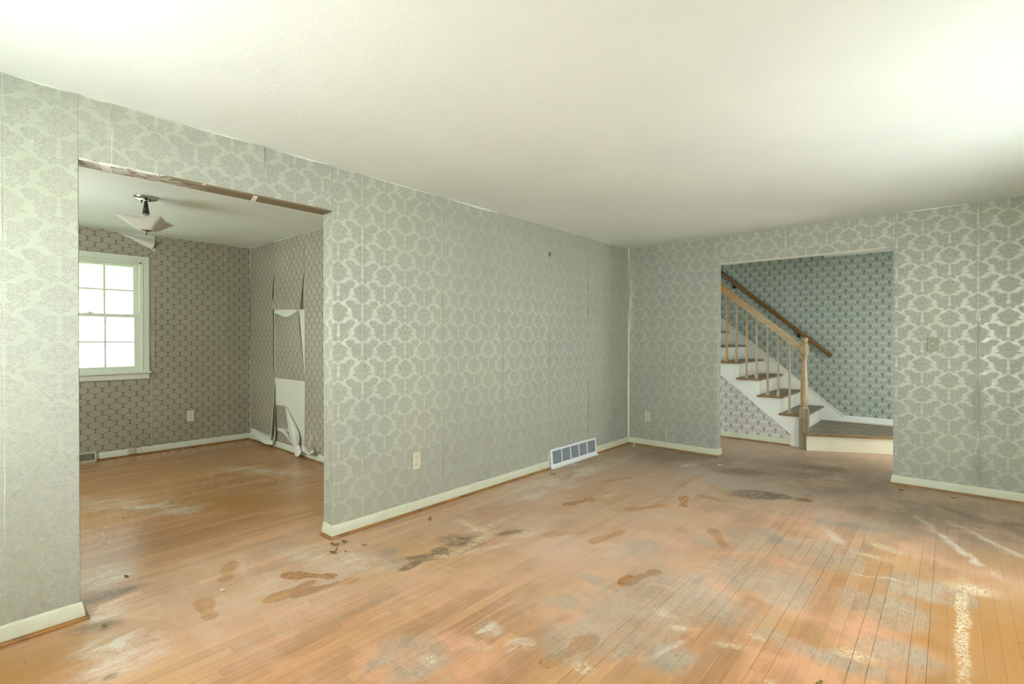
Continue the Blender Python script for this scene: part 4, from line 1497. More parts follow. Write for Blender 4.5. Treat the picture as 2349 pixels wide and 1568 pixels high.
def window(name, O, U, N, w, z0, z1, cols, casing=True, label=None):
    """double-hung window: O is the wall-face point at the left end of the opening, N points into the room"""
    O, U, N = Vector(O), Vector(U), Vector(N)

    def bx(mb, u0, u1, d0, d1, a, c):
        P = [O + U * u + N * d + Vector((0, 0, z)) for u in (u0, u1) for d in (d0, d1) for z in (a, c)]
        mb.box([min(p[i] for p in P) for i in range(3)], [max(p[i] for p in P) for i in range(3)])
    root = bpy.data.objects.new(name, None)
    root.location = O + Vector((0, 0, z0))
    C.objects.link(root)
    struct(root, label)
    cw = 0.066
    mb = MB()                                                    # jamb lining
    bx(mb, 0, 0.018, -0.12, 0.0, z0, z1)
    bx(mb, w - 0.018, w, -0.12, 0.0, z0, z1)
    bx(mb, 0, w, -0.12, 0.0, z1 - 0.018, z1)
    bx(mb, 0, w, -0.14, -0.02, z0 - 0.03, z0)
    mb.build('window_frame', 'white_paint', root, bevel=0.002)
    mb = MB()                                                    # casing with mitred head, drawn as prisms
    for (ua, ub) in ((-cw, 0.0), (w, w + cw)):
        bx(mb, ua, ub, 0.002, 0.020, z0, z1 + cw)
    bx(mb, 0.0, w, 0.002, 0.020, z1, z1 + cw)
    for (ua, ub) in ((-0.012, 0.0), (w, w + 0.012)):
        bx(mb, ua, ub, 0.020, 0.024, z0, z1 + 0.012)
    bx(mb, 0.0, w, 0.020, 0.024, z1, z1 + 0.012)
    mb.build('casing', 'white_paint', root, bevel=0.004)
    mb = MB()
    bx(mb, -cw - 0.018, w + cw + 0.018, -0.02, 0.050, z0 - 0.020, z0 + 0.002)
    mb.build('stool', 'white_paint', root, bevel=0.006)
    mb = MB()
    bx(mb, -cw - 0.004, w + cw + 0.004, 0.002, 0.018, z0 - 0.082, z0 - 0.020)
    mb.build('apron', 'white_paint', root, bevel=0.006)
    zm = (z0 + z1) / 2 + 0.012
    st = 0.045
    for nm, d0, d1, a, c, rb, rt in (('upper_sash', -0.095, -0.062, zm - 0.018, z1 - 0.018, 0.034, 0.034), ('lower_sash', -0.055, -0.020, z0 + 0.002, zm + 0.016, 0.058, 0.034)):
        mb = MB()
        bx(mb, 0.018, 0.018 + st, d0, d1, a, c)
        bx(mb, w - 0.018 - st, w - 0.018, d0, d1, a, c)
        bx(mb, 0.018 + st, w - 0.018 - st, d0, d1, a, a + rb)
        bx(mb, 0.018 + st, w - 0.018 - st, d0, d1, c - rt, c)
        sash = mb.build(nm, 'white_paint', root, bevel=0.003)
        gu0, gu1, g0, g1 = 0.018 + st, w - 0.018 - st, a + rb, c - rt
        dm = (d0 + d1) / 2
        for k in range(1, cols):
            u = gu0 + (gu1 - gu0) * k / cols
            mb = MB()
            bx(mb, u - 0.008, u + 0.008, dm - 0.011, dm + 0.011, g0, g1)
            mb.build('muntin', 'white_paint', sash)
        mb = MB()
        zmm = (g0 + g1) / 2
        bx(mb, gu0, gu1, dm - 0.010, dm + 0.010, zmm - 0.007, zmm + 0.007)
        mb.build('muntin', 'white_paint', sash)
        for k in range(cols):
            for (za_, zb_) in ((g0, zmm - 0.007), (zmm + 0.007, g1)):
                ua, ub = gu0 + (gu1 - gu0) * k / cols, gu0 + (gu1 - gu0) * (k + 1) / cols
                mb = MB()
                q = [O + U * (ua + 0.004) + N * dm, O + U * (ub - 0.004) + N * dm]
                mb.face([(q[0].x, q[0].y, za_), (q[1].x, q[1].y, za_), (q[1].x, q[1].y, zb_), (q[0].x, q[0].y, zb_)])
                mb.build('pane', 'window_glass', sash)
    # sash lock on the meeting rail
    mb = MB()
    c0 = O + U * (w / 2) + N * (-0.040)
    mb.lathe([(0.016, 0), (0.016, 0.006), (0.008, 0.008), (0.006, 0.018), (0.0, 0.02)], (c0.x, c0.y, zm + 0.016), 14)
    q = c0 + U * 0.02
    mb.box((min(c0.x, q.x) - 0.004, min(c0.y, q.y) - 0.03, zm + 0.016), (max(c0.x, q.x) + 0.004, max(c0.y, q.y) + 0.012, zm + 0.023))
    mb.build('sash_lock', 'brass_old', root)
    return root


window('window_1', (DX, WIN[0], 0), (0, 1, 0), (1, 0, 0), WIN[1] - WIN[0], WIN[2], WIN[3], 3, label='white double-hung window with divided panes in the dining room')
window('window_2', (XR, WR[1], 0), (0, -1, 0), (-1, 0, 0), WR[1] - WR[0], WR[2], WR[3], 5)
window('window_3', (WF[1], YF, 0), (-1, 0, 0), (0, 1, 0), WF[1] - WF[0], 0.82, 2.08, 4)
window('window_4', (WD[1], YF, 0), (-1, 0, 0), (0, 1, 0), WD[1] - WD[0], 0.82, 2.08, 3)

# ---------------------------------------------------------------- staircase
YS = 1.15                     # outer face of the open stringer
RUN, RISE = 0.2465, 0.2035
NST = 10
rx = [1.690 - RUN * k for k in range(NST + 1)]       # riser faces
tz = [0.388 + RISE * k for k in range(NST)]          # tread tops
st = thing('staircase', (1.7, 1.6, 0), 'straight wooden staircase with brown treads, white risers and angled bottom landing', 'staircase')
# landing with its raking front edge
fdir = Vector((0.754, 0.402)).normalized()
A2 = Vector((1.70, 0.975))
B2 = A2 + fdir * ((3.405 - A2.x) / fdir.x)
nrm2 = Vector((fdir.y, -fdir.x))
an, bn = A2 + nrm2 * 0.028, B2 + nrm2 * 0.028
mb = MB()
mb.prism([(1.66, A2.y + 0.14, ZL - 0.028), (an.x + 0.03, an.y + 0.016, ZL - 0.028), (bn.x, bn.y, ZL - 0.028), (3.405, HB - 0.003, ZL - 0.028), (1.66, HB - 0.002, ZL - 0.028)], (0, 0, 0.028))
mb.build('landing', 'tread_wood', st, bevel=0.009)
mb = MB()
mb.prism([(A2.x + 0.045, A2.y + 0.024, 0.0), (B2.x, B2.y, 0.0), (B2.x, B2.y + 0.03, 0.0), (A2.x + 0.03, A2.y + 0.06, 0.0)], (0, 0, ZL - 0.028))
mb.build('landing_riser', 'cream_paint', st)
mb = MB()
cn = nrm2 * 0.004
mb.prism([(an.x + 0.03 + cn.x, an.y + 0.016 + cn.y, ZL - 0.024), (bn.x + cn.x - 0.002, bn.y + cn.y, ZL - 0.024), (bn.x - 0.002, bn.y, ZL - 0.024), (an.x + 0.03, an.y + 0.016, ZL - 0.024)], (0, 0, 0.018))
mb.build('landing_nosing', 'shoe_wood_x', st, bevel=0.003)
for k in range(NST):
    zb = ZL if k == 0 else tz[k - 1]
    mb = MB()
    mb.box((rx[k] - 0.016, YS + 0.004, zb + 0.0005), (rx[k], HB - 0.021, tz[k] - 0.027))
    mb.build('riser', 'riser_paint', st)
    mb = MB()
    mb.box((rx[k + 1] - 0.026, YS - 0.032, tz[k] - 0.026), (rx[k] + 0.024, YS + 0.01, tz[k]), 1)
    mb.box((rx[k + 1] + 0.0005, YS + 0.01, tz[k] - 0.026), (rx[k] + 0.024, HB - 0.021, tz[k]), 0)
    mb.build('tread', ['tread_wood', 'tread_nosing'], st, bevel=0.008)
# open stringer: zigzag above, straight below
pts = [(1.645, 0.0), (1.645, tz[0] - 0.027)]
for k in range(NST - 1):
    pts += [(rx[k + 1] + 0.0005, tz[k] - 0.027), (rx[k + 1] + 0.0005, tz[k + 1] - 0.027)]
xl = rx[NST] + 0.002
pts += [(xl, tz[NST - 1] - 0.027), (xl, 0.163 + (1.530 - xl) * 0.822), (1.545, 0.150), (1.545, 0.0)]
mb = MB()
mb.prism([(x, YS, z) for x, z in pts], (0, 0.014, 0))
mb.build('stringer', 'stair_paint', st)
mb = MB()
for (xa, xb) in ((1.545, xl),):
    za, zb = 0.163 + (1.530 - xa) * 0.822, 0.163 + (1.530 - xb) * 0.822
    mb.prism([(xa, YS - 0.006, za - 0.010), (xb, YS - 0.006, zb - 0.010), (xb, YS - 0.006, zb + 0.010), (xa, YS - 0.006, za + 0.010)], (0, 0.010, 0))
mb.build('stringer_bead', 'stair_paint', st)
# skirt board against the rear wall
sl = 0.850
mb = MB()
xa, xb = 1.935, rx[NST]
mb.prism([(xa, HB - 0.002, ZL), (xa, HB - 0.002, 0.274), (xb, HB - 0.002, 0.274 + (xa - xb) * sl), (xb, HB - 0.002, tz[NST - 1] - 0.3), (1.60, HB - 0.002, ZL)], (0, -0.018, 0))
mb.build('skirt_board', 'stair_paint', st)
mb = MB()
mb.prism([(xa, HB - 0.002, 0.266), (xa, HB - 0.002, 0.282), (xb, HB - 0.002, 0.282 + (xa - xb) * sl), (xb, HB - 0.002, 0.266 + (xa - xb) * sl)], (0, -0.026, 0))
mb.build('skirt_cap', 'stair_paint', st)

# railing on the open side: newel, handrail, balusters
NX, NY = 1.697, 1.105
rl = thing('stair_railing', (NX, NY, 0), 'wooden stair railing with turned newel post and slim balusters beside the flight', 'railing')
mb = MB()
mb.box((NX - 0.046, NY - 0.046, 0.0), (NX + 0.046, NY + 0.046, 0.470))
nb = mb.build('newel_base', 'newel_base_wood', rl, bevel=0.003)
for zz in (0.255, 0.345):
    mb = MB()
    mb.lathe([(0.006, 0.0), (0.006, 0.0015), (0.0, 0.0016)], (NX - 0.016, NY - 0.0455, zz), 10, (0, -1, 0))
    mb.build('bolt_plug', 'slot_dark', nb)
mb = MB()
mb.lathe([(0.042, 0.470), (0.044, 0.478), (0.040, 0.488), (0.034, 0.492), (0.038, 0.500), (0.042, 0.508), (0.036, 0.516), (0.031, 0.522), (0.038, 0.535),
          (0.041, 0.575), (0.040, 0.66), (0.036, 0.78), (0.031, 0.90), (0.027, 1.00), (0.0255, 1.045), (0.031, 1.055), (0.031, 1.066), (0.027, 1.072),
          (0.030, 1.085), (0.038, 1.098), (0.040, 1.108)], (NX, NY, 0), 28)
mb.build('newel_shaft', 'newel_wood', rl, smooth=True)
mb = MB()
mb.box((NX - 0.041, NY - 0.041, 1.108), (NX + 0.041, NY + 0.041, 1.218))
mb.build('newel_block', 'newel_wood', rl, bevel=0.010)
mb = MB()
mb.lathe([(0.038, 1.216), (0.040, 1.226), (0.033, 1.236), (0.024, 1.246), (0.024, 1.252), (0.034, 1.262), (0.040, 1.275), (0.040, 1.288), (0.034, 1.300), (0.020, 1.309), (0.0, 1.312)], (NX, NY, 0), 28)
mb.build('newel_cap', 'newel_wood', rl, smooth=True)
RS = 0.848
RY = 1.185


def rail_z(x):
    return 1.165 + (1.66 - x) * RS


prof = [(-0.026, -0.030), (0.026, -0.030), (0.028, -0.012), (0.022, 0.004), (0.031, 0.014), (0.032, 0.030), (0.024, 0.042), (0.008, 0.047),
        (-0.008, 0.047), (-0.024, 0.042), (-0.032, 0.030), (-0.031, 0.014), (-0.022, 0.004), (-0.028, -0.012)]
mb = MB()
xa, xb = NX - 0.038, -0.75
nrml = Vector((RS, 0, 1)).normalized()
pl = [Vector((xa, RY - 0.06 + 0.0, rail_z(xa))) + Vector((0, a, 0)) + nrml * c for a, c in prof]
for v in pl:                                                     # butt the rail vertically against the newel block
    v.z += (v.x - xa) * RS
    v.x = xa
d = Vector((xb - xa, 0, (xa - xb) * RS))
pl = [Vector((v.x, v.y + 0.02, v.z)) for v in pl]
mb.prism(pl, d)
mb.build('handrail', 'rail_wood', rl, bevel=0.002)
HRY = RY - 0.04
bals = [(1.534, 0), (1.410, 1), (1.291, 1), (1.163, 2), (1.045, 2), (0.921, 3), (0.801, 3), (0.678, 4), (0.556, 4), (0.431, 5), (0.309, 5), (0.185, 6), (0.062, 6)]
for (x, k) in bals:
    z0 = tz[k]
    z1 = rail_z(x) - 0.036
    mb = MB()
    h = z1 - z0
    mb.lathe([(0.0125, 0.055), (0.0135, 0.065), (0.0115, 0.075), (0.0125, 0.09), (0.0135, 0.16), (0.0125, h * 0.55), (0.0098, h * 0.9), (0.0095, h)], (x, HRY, z0), 14)
    mb.box((x - 0.0155, HRY - 0.0155, z0), (x + 0.0155, HRY + 0.0155, z0 + 0.056))
    mb.build('baluster', 'baluster_wood', rl, smooth=True)

# rail fixed to the wall on the far side
wr = thing('wall_handrail', (1.05, HB - 0.06, 1.7), 'dark brown round handrail climbing along the hall wallpaper behind the stairs', 'handrail')
WY = HB - 0.062
mb = MB()
wa, wb = Vector((1.805, WY, 1.062)), Vector((-0.8, WY, 1.062 + 2.605 * 0.861))
dd = (wb - wa).normalized()
up = dd.cross(Vector((0, 1, 0))).normalized()
if up.z < 0:
    up = -up
ring = []
for a in range(12):
    t = 2 * PI * a / 12
    ring.append(wa + Vector((0, 0.021 * math.cos(t), 0)) + up * (0.026 * math.sin(t)))
mb.prism(ring, wb - wa)
mb.build('rail', 'wall_rail_wood', wr, smooth=True)
for xx in (1.405, 0.552, -0.35):
    z = 1.062 + (1.805 - xx) * 0.861
    mb = MB()
    mb.lathe([(0.022, 0.0), (0.022, 0.004), (0.010, 0.008)], (xx, HB - 0.003, z - 0.075), 12, (0, -1, 0))
    mb.tube([(xx, HB - 0.008, z - 0.075), (xx, WY + 0.02, z - 0.078), (xx, WY + 0.002, z - 0.065), (xx, WY, z - 0.026)], 0.007, 8)
    mb.build('bracket', 'black_iron', wr, smooth=True)

# ---------------------------------------------------------------- electrical plates


def plate(name, loc, U, N, w, h, mat, label, cat, kind):
    U, N = Vector(U), Vector(N)
    Z = Vector((0, 0, 1))
    loc = Vector(loc)
    t = thing(name, loc, label, cat)

    def slab(mb, cu, cz, hw, hh, d0, d1):
        P = [loc + U * (cu + a * hw) + Z * (cz + c * hh) + N * d for a in (-1, 1) for c in (-1, 1) for d in (d0, d1)]
        mb.box([min(p[i] for p in P) for i in range(3)], [max(p[i] for p in P) for i in range(3)])
    mb = MB()
    slab(mb, 0, 0, w / 2, h / 2, 0.004, 0.010)
    mb.build('cover_plate', mat, t, bevel=0.003)

    def screw(cz):
        mb = MB()
        mb.lathe([(0.0042, 0.0), (0.0042, 0.0012), (0.002, 0.002)], loc + Z * cz + N * 0.0098, 10, N)
        mb.build('screw', 'screw_metal', t)
    if kind == 'outlet':
        screw(0)
        for cz in (0.0275, -0.0275):
            mb = MB()
            mb.prism([loc + U * (0.0165 * a) + Z * (cz + c) + N * 0.0095 for a, c in
                      ((-1, -0.006), (-0.75, -0.0135), (0.75, -0.0135), (1, -0.006), (1, 0.006), (0.75, 0.0135), (-0.75, 0.0135), (-1, 0.006))], N * 0.0025)
            r = mb.build('receptacle', mat, t, bevel=0.0008)
            for cu in (-0.0065, 0.0065):
                mb = MB()
                slab(mb, cu, cz + 0.003, 0.0013, 0.0048, 0.0116, 0.0124)
                mb.build('slot', 'slot_dark', r)
            mb = MB()
            mb.lathe([(0.0026, 0), (0.0026, 0.0006)], loc + Z * (cz - 0.0075) + N * 0.0119, 8, N)
            mb.build('ground_hole', 'slot_dark', r)
    else:
        screw(0.030)
        screw(-0.030)
        mb = MB()
        slab(mb, 0, 0, 0.0055, 0.0125, 0.0096, 0.0106)
        mb.build('toggle_opening', 'slot_dark', t)
        mb = MB()
        a = loc + N * 0.010
        mb.prism([a + U * (0.004 * s) + Z * c + N * dd_ for s, c, dd_ in ((-1, -0.009, 0), (-1, 0.009, 0), (-1, 0.011, 0.010), (-1, 0.004, 0.012))], U * 0.008)
        mb.build('toggle', 'plate_white', t)
    return t


plate('wall_outlet', (0, -3.254, 0.378), (0, 1, 0), (1, 0, 0), 0.072, 0.125, 'plate_ivory', 'ivory duplex outlet low on the long damask wall, between opening and grille', 'outlet', 'outlet')
plate('wall_outlet', (0.258, 0, 0.356), (1, 0, 0), (0, -1, 0), 0.070, 0.116, 'plate_ivory', 'small cream-coloured duplex outlet on the short wall piece beside the stair opening', 'outlet', 'outlet')
plate('wall_outlet', (DX, -3.685, 0.375), (0, 1, 0), (1, 0, 0), 0.074, 0.125, 'plate_white', 'white duplex outlet on the trellis paper in the dining room', 'outlet', 'outlet')
plate('light_switch', (2.868, 0, 1.241), (1, 0, 0), (0, -1, 0), 0.074, 0.118, 'plate_beige', 'greenish-beige toggle light switch on the wall right of the stair opening', 'switch', 'switch')

# ---------------------------------------------------------------- return-air grille on the left wall
gz0, gz1 = 0.0, 0.190
t = thing('return_air_grille', (0, (VY0 + VY1) / 2, 0), 'long white return-air grille with five grey louvred panels, in the left baseboard', 'vent')
mb = MB()
fy0, fy1 = VY0, VY1
bx0 = 0.030


def gframe(mb, y0, y1, z0, z1, d=0.006):
    # face leans back towards the top
    def xx(z):
        return 0.034 - 0.016 * (z / gz1)
    mb.prism([(xx(z0), y0, z0), (xx(z1), y0, z1), (xx(z1) - d, y0, z1), (xx(z0) - d, y0, z0)], (0, y1 - y0, 0))


gframe(mb, fy0, fy1, 0.002, 0.040)
gframe(mb, fy0, fy1, 0.166, gz1)
gframe(mb, fy0, fy0 + 0.040, 0.040, 0.166)
gframe(mb, fy1 - 0.026, fy1, 0.040, 0.166)
mb.prism([(0.034, fy0, 0.002), (0.018, fy0, gz1), (0.002, fy0, gz1), (0.002, fy0, 0.002)], (0, 0.004, 0))
mb.prism([(0.034, fy1 - 0.004, 0.002), (0.018, fy1 - 0.004, gz1), (0.002, fy1 - 0.004, gz1), (0.002, fy1 - 0.004, 0.002)], (0, 0.004, 0))
mb.prism([(0.018, fy0, gz1), (0.018, fy0, gz1 - 0.003), (0.002, fy0, gz1 - 0.003), (0.002, fy0, gz1)], (0, fy1 - fy0, 0))
mb.prism([(0.034, fy0, 0.0015), (0.060, fy0, 0.0015), (0.060, fy0, 0.004), (0.034, fy0, 0.012)], (0, fy1 - fy0, 0))
mb.build('grille_frame', 'grille_white', t)
mb = MB()
mb.box((0.0015, fy0 + 0.005, 0.02), (0.004, fy1 - 0.005, 0.18))
mb.build('duct_back', 'duct_dark', t)
ia, ib = fy0 + 0.040, fy1 - 0.026
pw = (ib - ia) / 5
for k in range(5):
    ya, yb = ia + pw * k, ia + pw * (k + 1)
    if k:
        mb = MB()
        gframe(mb, ya - 0.006, ya + 0.006, 0.040, 0.166, 0.008)
        mb.build('mullion', 'grille_white', t)
    mb = MB()
    for j in range(15):
        z = 0.043 + j * 0.0083
        x = 0.034 - 0.016 * (z / gz1)
        mb.prism([(x - 0.004, ya + 0.006, z), (x - 0.012, ya + 0.006, z + 0.0075), (x - 0.0128, ya + 0.006, z + 0.0075), (x - 0.0048, ya + 0.006, z)], (0, pw - 0.012, 0))
    mb.build('louvre_panel', 'grille_grey', t)
for (yy, zz) in ((fy0 + 0.018, 0.09), (fy1 - 0.012, 0.09)):
    mb = MB()
    mb.lathe([(0.004, 0), (0.004, 0.001), (0.001, 0.002)], (0.034 - 0.016 * zz / gz1, yy, zz), 10, (1, 0, 0))
    mb.build('screw', 'screw_metal', t)

# dining-room floor register in the baseboard under the window
t = thing('baseboard_register', (DX, -4.78, 0), 'beige metal heat register under the dining-room window', 'vent')
mb = MB()
ra, rb = -5.015, -4.552
for (z0, z1, y0, y1) in ((0.0, 0.022, ra, rb), (0.088, 0.108, ra, rb), (0.022, 0.088, ra, ra + 0.022), (0.022, 0.088, rb - 0.022, rb)):
    mb.prism([(DX + 0.060 - 0.03 * z0 / 0.108, y0, z0 + 0.001), (DX + 0.060 - 0.03 * z1 / 0.108, y0, z1 + 0.001), (DX + 0.052 - 0.03 * z1 / 0.108, y0, z1 + 0.001), (DX + 0.052 - 0.03 * z0 / 0.108, y0, z0 + 0.001)], (0, y1 - y0, 0))
for y0 in (ra, rb - 0.003):
    mb.prism([(DX + 0.060, y0, 0.001), (DX + 0.030, y0, 0.109), (DX + 0.002, y0, 0.109), (DX + 0.002, y0, 0.001)], (0, 0.003, 0))
mb.prism([(DX + 0.030, ra, 0.109), (DX + 0.002, ra, 0.109), (DX + 0.002, ra, 0.106), (DX + 0.030, ra, 0.106)], (0, rb - ra, 0))
mb.build('register_frame', 'register_beige', t)
mb = MB()
for k in range(38):
    y0 = ra + 0.026 + k * 0.0109
    mb.prism([(DX + 0.053, y0, 0.022), (DX + 0.034, y0, 0.089), (DX + 0.028, y0, 0.089), (DX + 0.047, y0, 0.022)], (0, 0.0045, 0))
mb.build('register_fins', 'register_beige', t)
mb = MB()
mb.box((DX + 0.003, ra + 0.004, 0.01), (DX + 0.006, rb - 0.004, 0.1))
mb.build('register_back', 'duct_dark', t)

# phone jack on the dining baseboard with a loose wire
jy = -4.258
t = thing('phone_jack', (DX + 0.018, jy, 0.02), 'small square beige phone jack on the dining-room baseboard with a loose wire', 'phone jack')
mb = MB()
mb.box((DX + 0.0175, jy - 0.030, 0.022), (DX + 0.042, jy + 0.030, 0.086))
mb.build('jack_box', 'plate_ivory', t, bevel=0.005)
mb = MB()
mb.lathe([(0.005, 0), (0.005, 0.001), (0.002, 0.0015)], (DX + 0.0415, jy, 0.054), 10, (1, 0, 0))
mb.build('screw', 'screw_metal', t)
mb = MB()
mb.tube([(DX + 0.030, jy + 0.028, 0.080), (DX + 0.034, jy + 0.05, 0.092), (DX + 0.040, jy + 0.085, 0.075), (DX + 0.055, jy + 0.09, 0.040), (DX + 0.075, jy + 0.08, 0.012), (DX + 0.11, jy + 0.12, 0.003)], 0.0022, 6)
mb.build('wire', 'cord_grey', t, smooth=True)

# nail left in the left wall
t = MB()
t.lathe([(0.0025, 0.0), (0.0025, 0.016), (0.006, 0.0165), (0.006, 0.019), (0.0, 0.0195)], (0.002, -1.617, 2.140), 8, (1, 0, -0.1))
t.box((0.006, -1.621, 2.105), (0.010, -1.613, 2.140))
tag(t.build('picture_nail', 'black_iron', at=(0.002, -1.617, 2.14)), 'small black picture nail high on the damask wall above the grille', 'nail')

# ---------------------------------------------------------------- dining-room ceiling light
LX, LY = -1.885, -4.508
LZ = dzc(LX)
t = thing('ceiling_light', (LX, LY, LZ), 'semi-flush ceiling light with square frosted glass shade in the dining room', 'ceiling light')
mb = MB()
mb.lathe([(0.080, 0.0), (0.082, -0.006), (0.076, -0.016), (0.066, -0.022), (0.050, -0.026), (0.020, -0.028), (0.016, -0.034)], (LX, LY, LZ), 32)
mb.build('canopy', 'chrome_old', t, smooth=True)
for a in (0.4, 0.4 + PI):
    mb = MB()
    mb.lathe([(0.0035, 0), (0.0035, -0.012), (0.006, -0.013), (0.006, -0.017), (0.0, -0.019)], (LX + 0.05 * math.cos(a), LY + 0.05 * math.sin(a), LZ - 0.024), 8)
    mb.build('canopy_screw', 'black_iron', t)
mb = MB()
mb.lathe([(0.011, -0.032), (0.013, -0.040), (0.012, -0.046), (0.024, -0.128), (0.026, -0.136), (0.024, -0.139)], (LX, LY, LZ), 20)
mb.build('stem', 'marbled_stem', t, smooth=True)
mb = MB()
mb.lathe([(0.026, -0.136), (0.022, -0.144), (0.009, -0.148), (0.006, -0.19), (0.006, -0.262)], (LX, LY, LZ), 16)
mb.build('collar', 'chrome_old', t, smooth=True)
# square glass pan with pointed, upturned corners
mb = MB()
n = 16
half = 0.140
rot = -PI / 6
G = []
ztop_ = -0.200
for j in range(n + 1):
    row = []
    for i in range(n + 1):
        a, c = i / n * 2 - 1, j / n * 2 - 1
        m_ = max(abs(a), abs(c))
        cr = abs(a * c)
        # flat floor, sloped sides, edges dip between the corners
        hgt = 0.086 * max(0.0, (m_ - 0.38) / 0.62) ** 1.15
        hgt -= 0.026 * m_ ** 4 * (1 - cr) * max(0.0, 1 - (min(abs(a), abs(c)) / max(m_, 1e-6)) ** 2) * 0.6
        hgt += 0.005 * m_ ** 3 * math.sin(min(abs(a), abs(c)) * PI * 2)
        f = 1.0 + 0.10 * (cr ** 2) * m_
        x, y = a * half * f, c * half * f
        row.append(Vector((LX + x * math.cos(rot) - y * math.sin(rot), LY + x * math.sin(rot) + y * math.cos(rot), LZ - 0.266 + hgt)))
    G.append(row)
for j in range(n):
    for i in range(n):
        mb.face([G[j][i], G[j][i + 1], G[j + 1][i + 1], G[j + 1][i]])
sh = mb.build('glass_shade', 'frosted_glass', t, smooth=True, weld=True)
md = sh.modifiers.new('thickness', 'SOLIDIFY')
md.thickness = 0.004
mb = MB()
mb.lathe([(0.034, -0.268), (0.036, -0.272), (0.026, -0.277), (0.008, -0.280)], (LX, LY, LZ), 24)
mb.build('retainer_cap', 'brass_old', t, smooth=True)
mb = MB()
mb.lathe([(0.006, -0.279), (0.012, -0.288), (0.013, -0.294), (0.008, -0.300), (0.004, -0.304), (0.004, -0.310), (0.0, -0.314)], (LX, LY, LZ), 16)
mb.build('finial', 'chrome_old', t, smooth=True)

# ---------------------------------------------------------------- debris on the floor


def flake(px, py, L, Wd, H, ang, mat, label, cat='flake', seed=1, stand=0.0):
    w = unproj(px, py, 2, 0.0)
    rr = random.Random(seed)
    n, k = 6, 4
    mb = MB()
    top = []
    for i in range(n + 1):
        row = []
        for j in range(k + 1):
            a, c = i / n * 2 - 1, j / k * 2 - 1
            wd = Wd * (1 - 0.55 * abs(a) ** 2) * (0.85 + 0.3 * rr.random())
            x, y = a * L / 2, c * wd / 2
            z = H * (0.25 + 0.75 * (a * a * 0.8 + c * c * 0.4)) * (0.8 + 0.4 * rr.random()) + stand * max(0, a) ** 1.5
            row.append(Vector((w.x + x * math.cos(ang) - y * math.sin(ang), w.y + x * math.sin(ang) + y * math.cos(ang), z)))
        top.append(row)
    zmin = min(v.z for r in top for v in r)
    for r in top:
        for v in r:
            v.z += 0.0035 - zmin
    for i in range(n):
        for j in range(k):
            mb.face([top[i][j], top[i + 1][j], top[i + 1][j + 1], top[i][j + 1]])
    o = mb.build('debris_flake', mat, at=(w.x, w.y, 0.0), weld=True)
    md = o.modifiers.new('thickness', 'SOLIDIFY')
    md.thickness = 0.003
    md.offset = -1
    return tag(o, label, cat)


flake(766, 1268, 0.050, 0.030, 0.010, 0.6, 'dry_flake', 'upright pointed brown flake on the floor below the wall corner', seed=1, stand=0.030)
flake(768, 1249, 0.052, 0.026, 0.012, 0.5, 'dry_flake', 'longer brown flake of the touching pair near the wall corner', seed=2)
flake(790, 1243, 0.032, 0.026, 0.012, 0.4, 'dry_flake', 'shorter brown flake of the touching pair near the wall corner', seed=3)
flake(836, 1250, 0.030, 0.014, 0.006, 0.9, 'dry_flake', 'small flat olive-brown chip a little right of the wall corner', seed=4)
flake(793, 1265, 0.012, 0.009, 0.003, 0.1, 'dry_flake', 'tiny brown crumb beside the upright flake', seed=5)
flake(986, 1192, 0.028, 0.020, 0.010, 2.0, 'dry_flake', 'curled grey-brown flake on the floor below the ivory outlet', seed=6, stand=0.01)
flake(1157, 1126, 0.040, 0.022, 0.006, 1.4, 'pale_flake', 'pale brown chip halfway along the left baseboard, short of the grille', seed=7)
flake(1269, 1087, 0.040, 0.024, 0.008, 0.9, 'dry_flake', 'brown chip on the floor just under the near end of the grille', seed=8)
flake(1453, 1025, 0.050, 0.020, 0.008, 1.4, 'pale_flake', 'upright greyish scrap on the floor in the far wall corner', seed=9, stand=0.05)
flake(1556, 1041, 0.050, 0.025, 0.008, 0.7, 'dry_flake', 'brown chip below the short wall piece left of the stairs', seed=10)
flake(1652, 1067, 0.055, 0.022, 0.008, 0.2, 'pale_flake', 'pale sliver on the floor at the threshold of the stair hall', seed=11)
flake(511, 1354, 0.024, 0.012, 0.006, 0.5, 'pale_flake', 'white curled chip alone on the floor in the dining-room opening', seed=12)
flake(240, 1436, 0.018, 0.012, 0.006, 0.4, 'dry_flake', 'rust-brown crumb by the end of the left wall stub', seed=13)
flake(290, 1322, 0.030, 0.012, 0.004, 0.3, 'dry_flake', 'thin grey-brown sliver on the stained patch inside the dining opening', seed=14)
flake(2067, 1123, 0.034, 0.016, 0.006, 0.2, 'dry_flake', 'dark chip in front of the baseboard at the right end of the stair opening', seed=15)
flake(2188, 1142, 0.040, 0.016, 0.006, -0.2, 'dry_flake', 'dark brown chip below the right-hand damask wall under the switch', seed=16)
flake(1880, 1567, 0.03, 0.012, 0.006, 1.2, 'dry_flake', 'brown splinter at the bottom edge of the picture on the worn boards', seed=17)

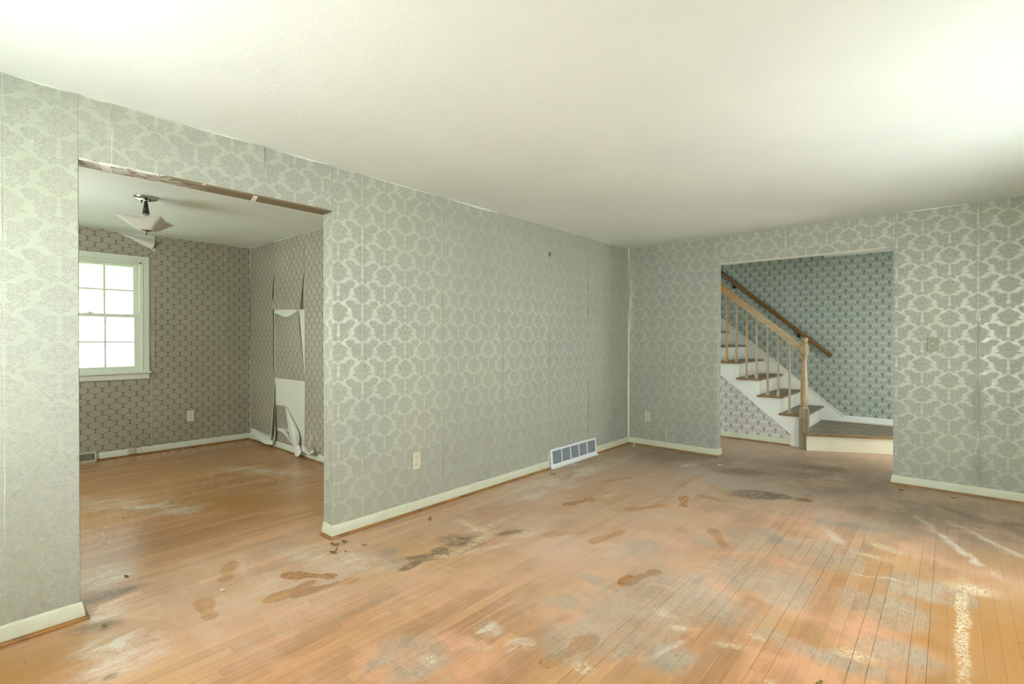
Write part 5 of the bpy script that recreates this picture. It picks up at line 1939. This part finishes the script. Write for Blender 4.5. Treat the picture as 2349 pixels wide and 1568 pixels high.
# ---------------------------------------------------------------- outside the dining window
b = MB()
b.box((-40, -40, -0.75), (DX - 0.13, 40, -0.6))
struct(b.build('ground', 'lawn'), 'lawn outside the window')
t = thing('porch_roof', (-4.9, -4.5, 2.2), 'white porch roof with boarded soffit seen through the dining-room window', 'porch roof')
xs = [-3.95 - 0.165 * k for k in range(11)]
for k in range(10):
    za, zb = 2.245 - 0.02 * k, 2.245 - 0.02 * (k + 1)
    mb = MB()
    mb.prism([(xs[k], -8.5, za), (xs[k + 1] + 0.012, -8.5, zb + 0.012), (xs[k + 1] + 0.012, -8.5, zb + 0.03), (xs[k], -8.5, za + 0.018)], (0, 7.0, 0))
    mb.build('soffit_board', 'siding_white', t)
mb = MB()
mb.box((-5.72, -8.5, 1.88), (-5.62, -1.5, 2.05))
mb.build('beam', 'siding_white', t)
mb = MB()
mb.prism([(-3.92, -8.5, 2.60), (-5.9, -8.5, 2.25), (-5.9, -8.5, 2.29), (-3.92, -8.5, 2.66)], (0, 7.0, 0))
mb.build('roof_deck', 'siding_white', t)
for yy in (-6.6, -2.0):
    mb = MB()
    mb.box((-5.72, yy - 0.05, -0.6), (-5.62, yy + 0.05, 1.88))
    mb.build('porch_post', 'siding_white', t)
hr = random.Random(4)
for (x, y, r, h, lab) in ((-8.6, -5.9, 0.9, 1.25, 'loose leafy shrub outside the window, left of the other shrub'), (-9.4, -3.2, 1.0, 1.35, 'loose leafy shrub outside the window, right of the other shrub')):
    t = thing('garden_shrub', (x, y, -0.6), lab, 'shrub')
    mb = MB()
    for k in range(2600):
        a, zz = hr.uniform(0, 2 * PI), hr.random()
        rad = r * math.sqrt(hr.random()) * math.sin(PI * (0.15 + 0.8 * zz)) ** 0.5
        c = Vector((x + rad * math.cos(a), y + rad * math.sin(a), -0.5 + h * zz))
        d1 = Vector((hr.uniform(-1, 1), hr.uniform(-1, 1), hr.uniform(-0.6, 1))).normalized() * 0.06
        d2 = d1.cross(Vector((hr.uniform(-1, 1), hr.uniform(-1, 1), hr.uniform(-1, 1)))).normalized() * 0.022
        mb.face([c - d1, c + d2, c + d1, c - d2])
    fo = mb.build('foliage', 'pale_leaves', t)
    fo['kind'] = 'stuff'
    mb = MB()
    for k in range(5):
        a = 2 * PI * k / 5
        mb.tube([(x, y, -0.6), (x + 0.15 * math.cos(a), y + 0.15 * math.sin(a), -0.2), (x + 0.4 * math.cos(a), y + 0.4 * math.sin(a), 0.25)], [0.03, 0.02, 0.008], 6)
    mb.build('stem', 'cord_grey', t)
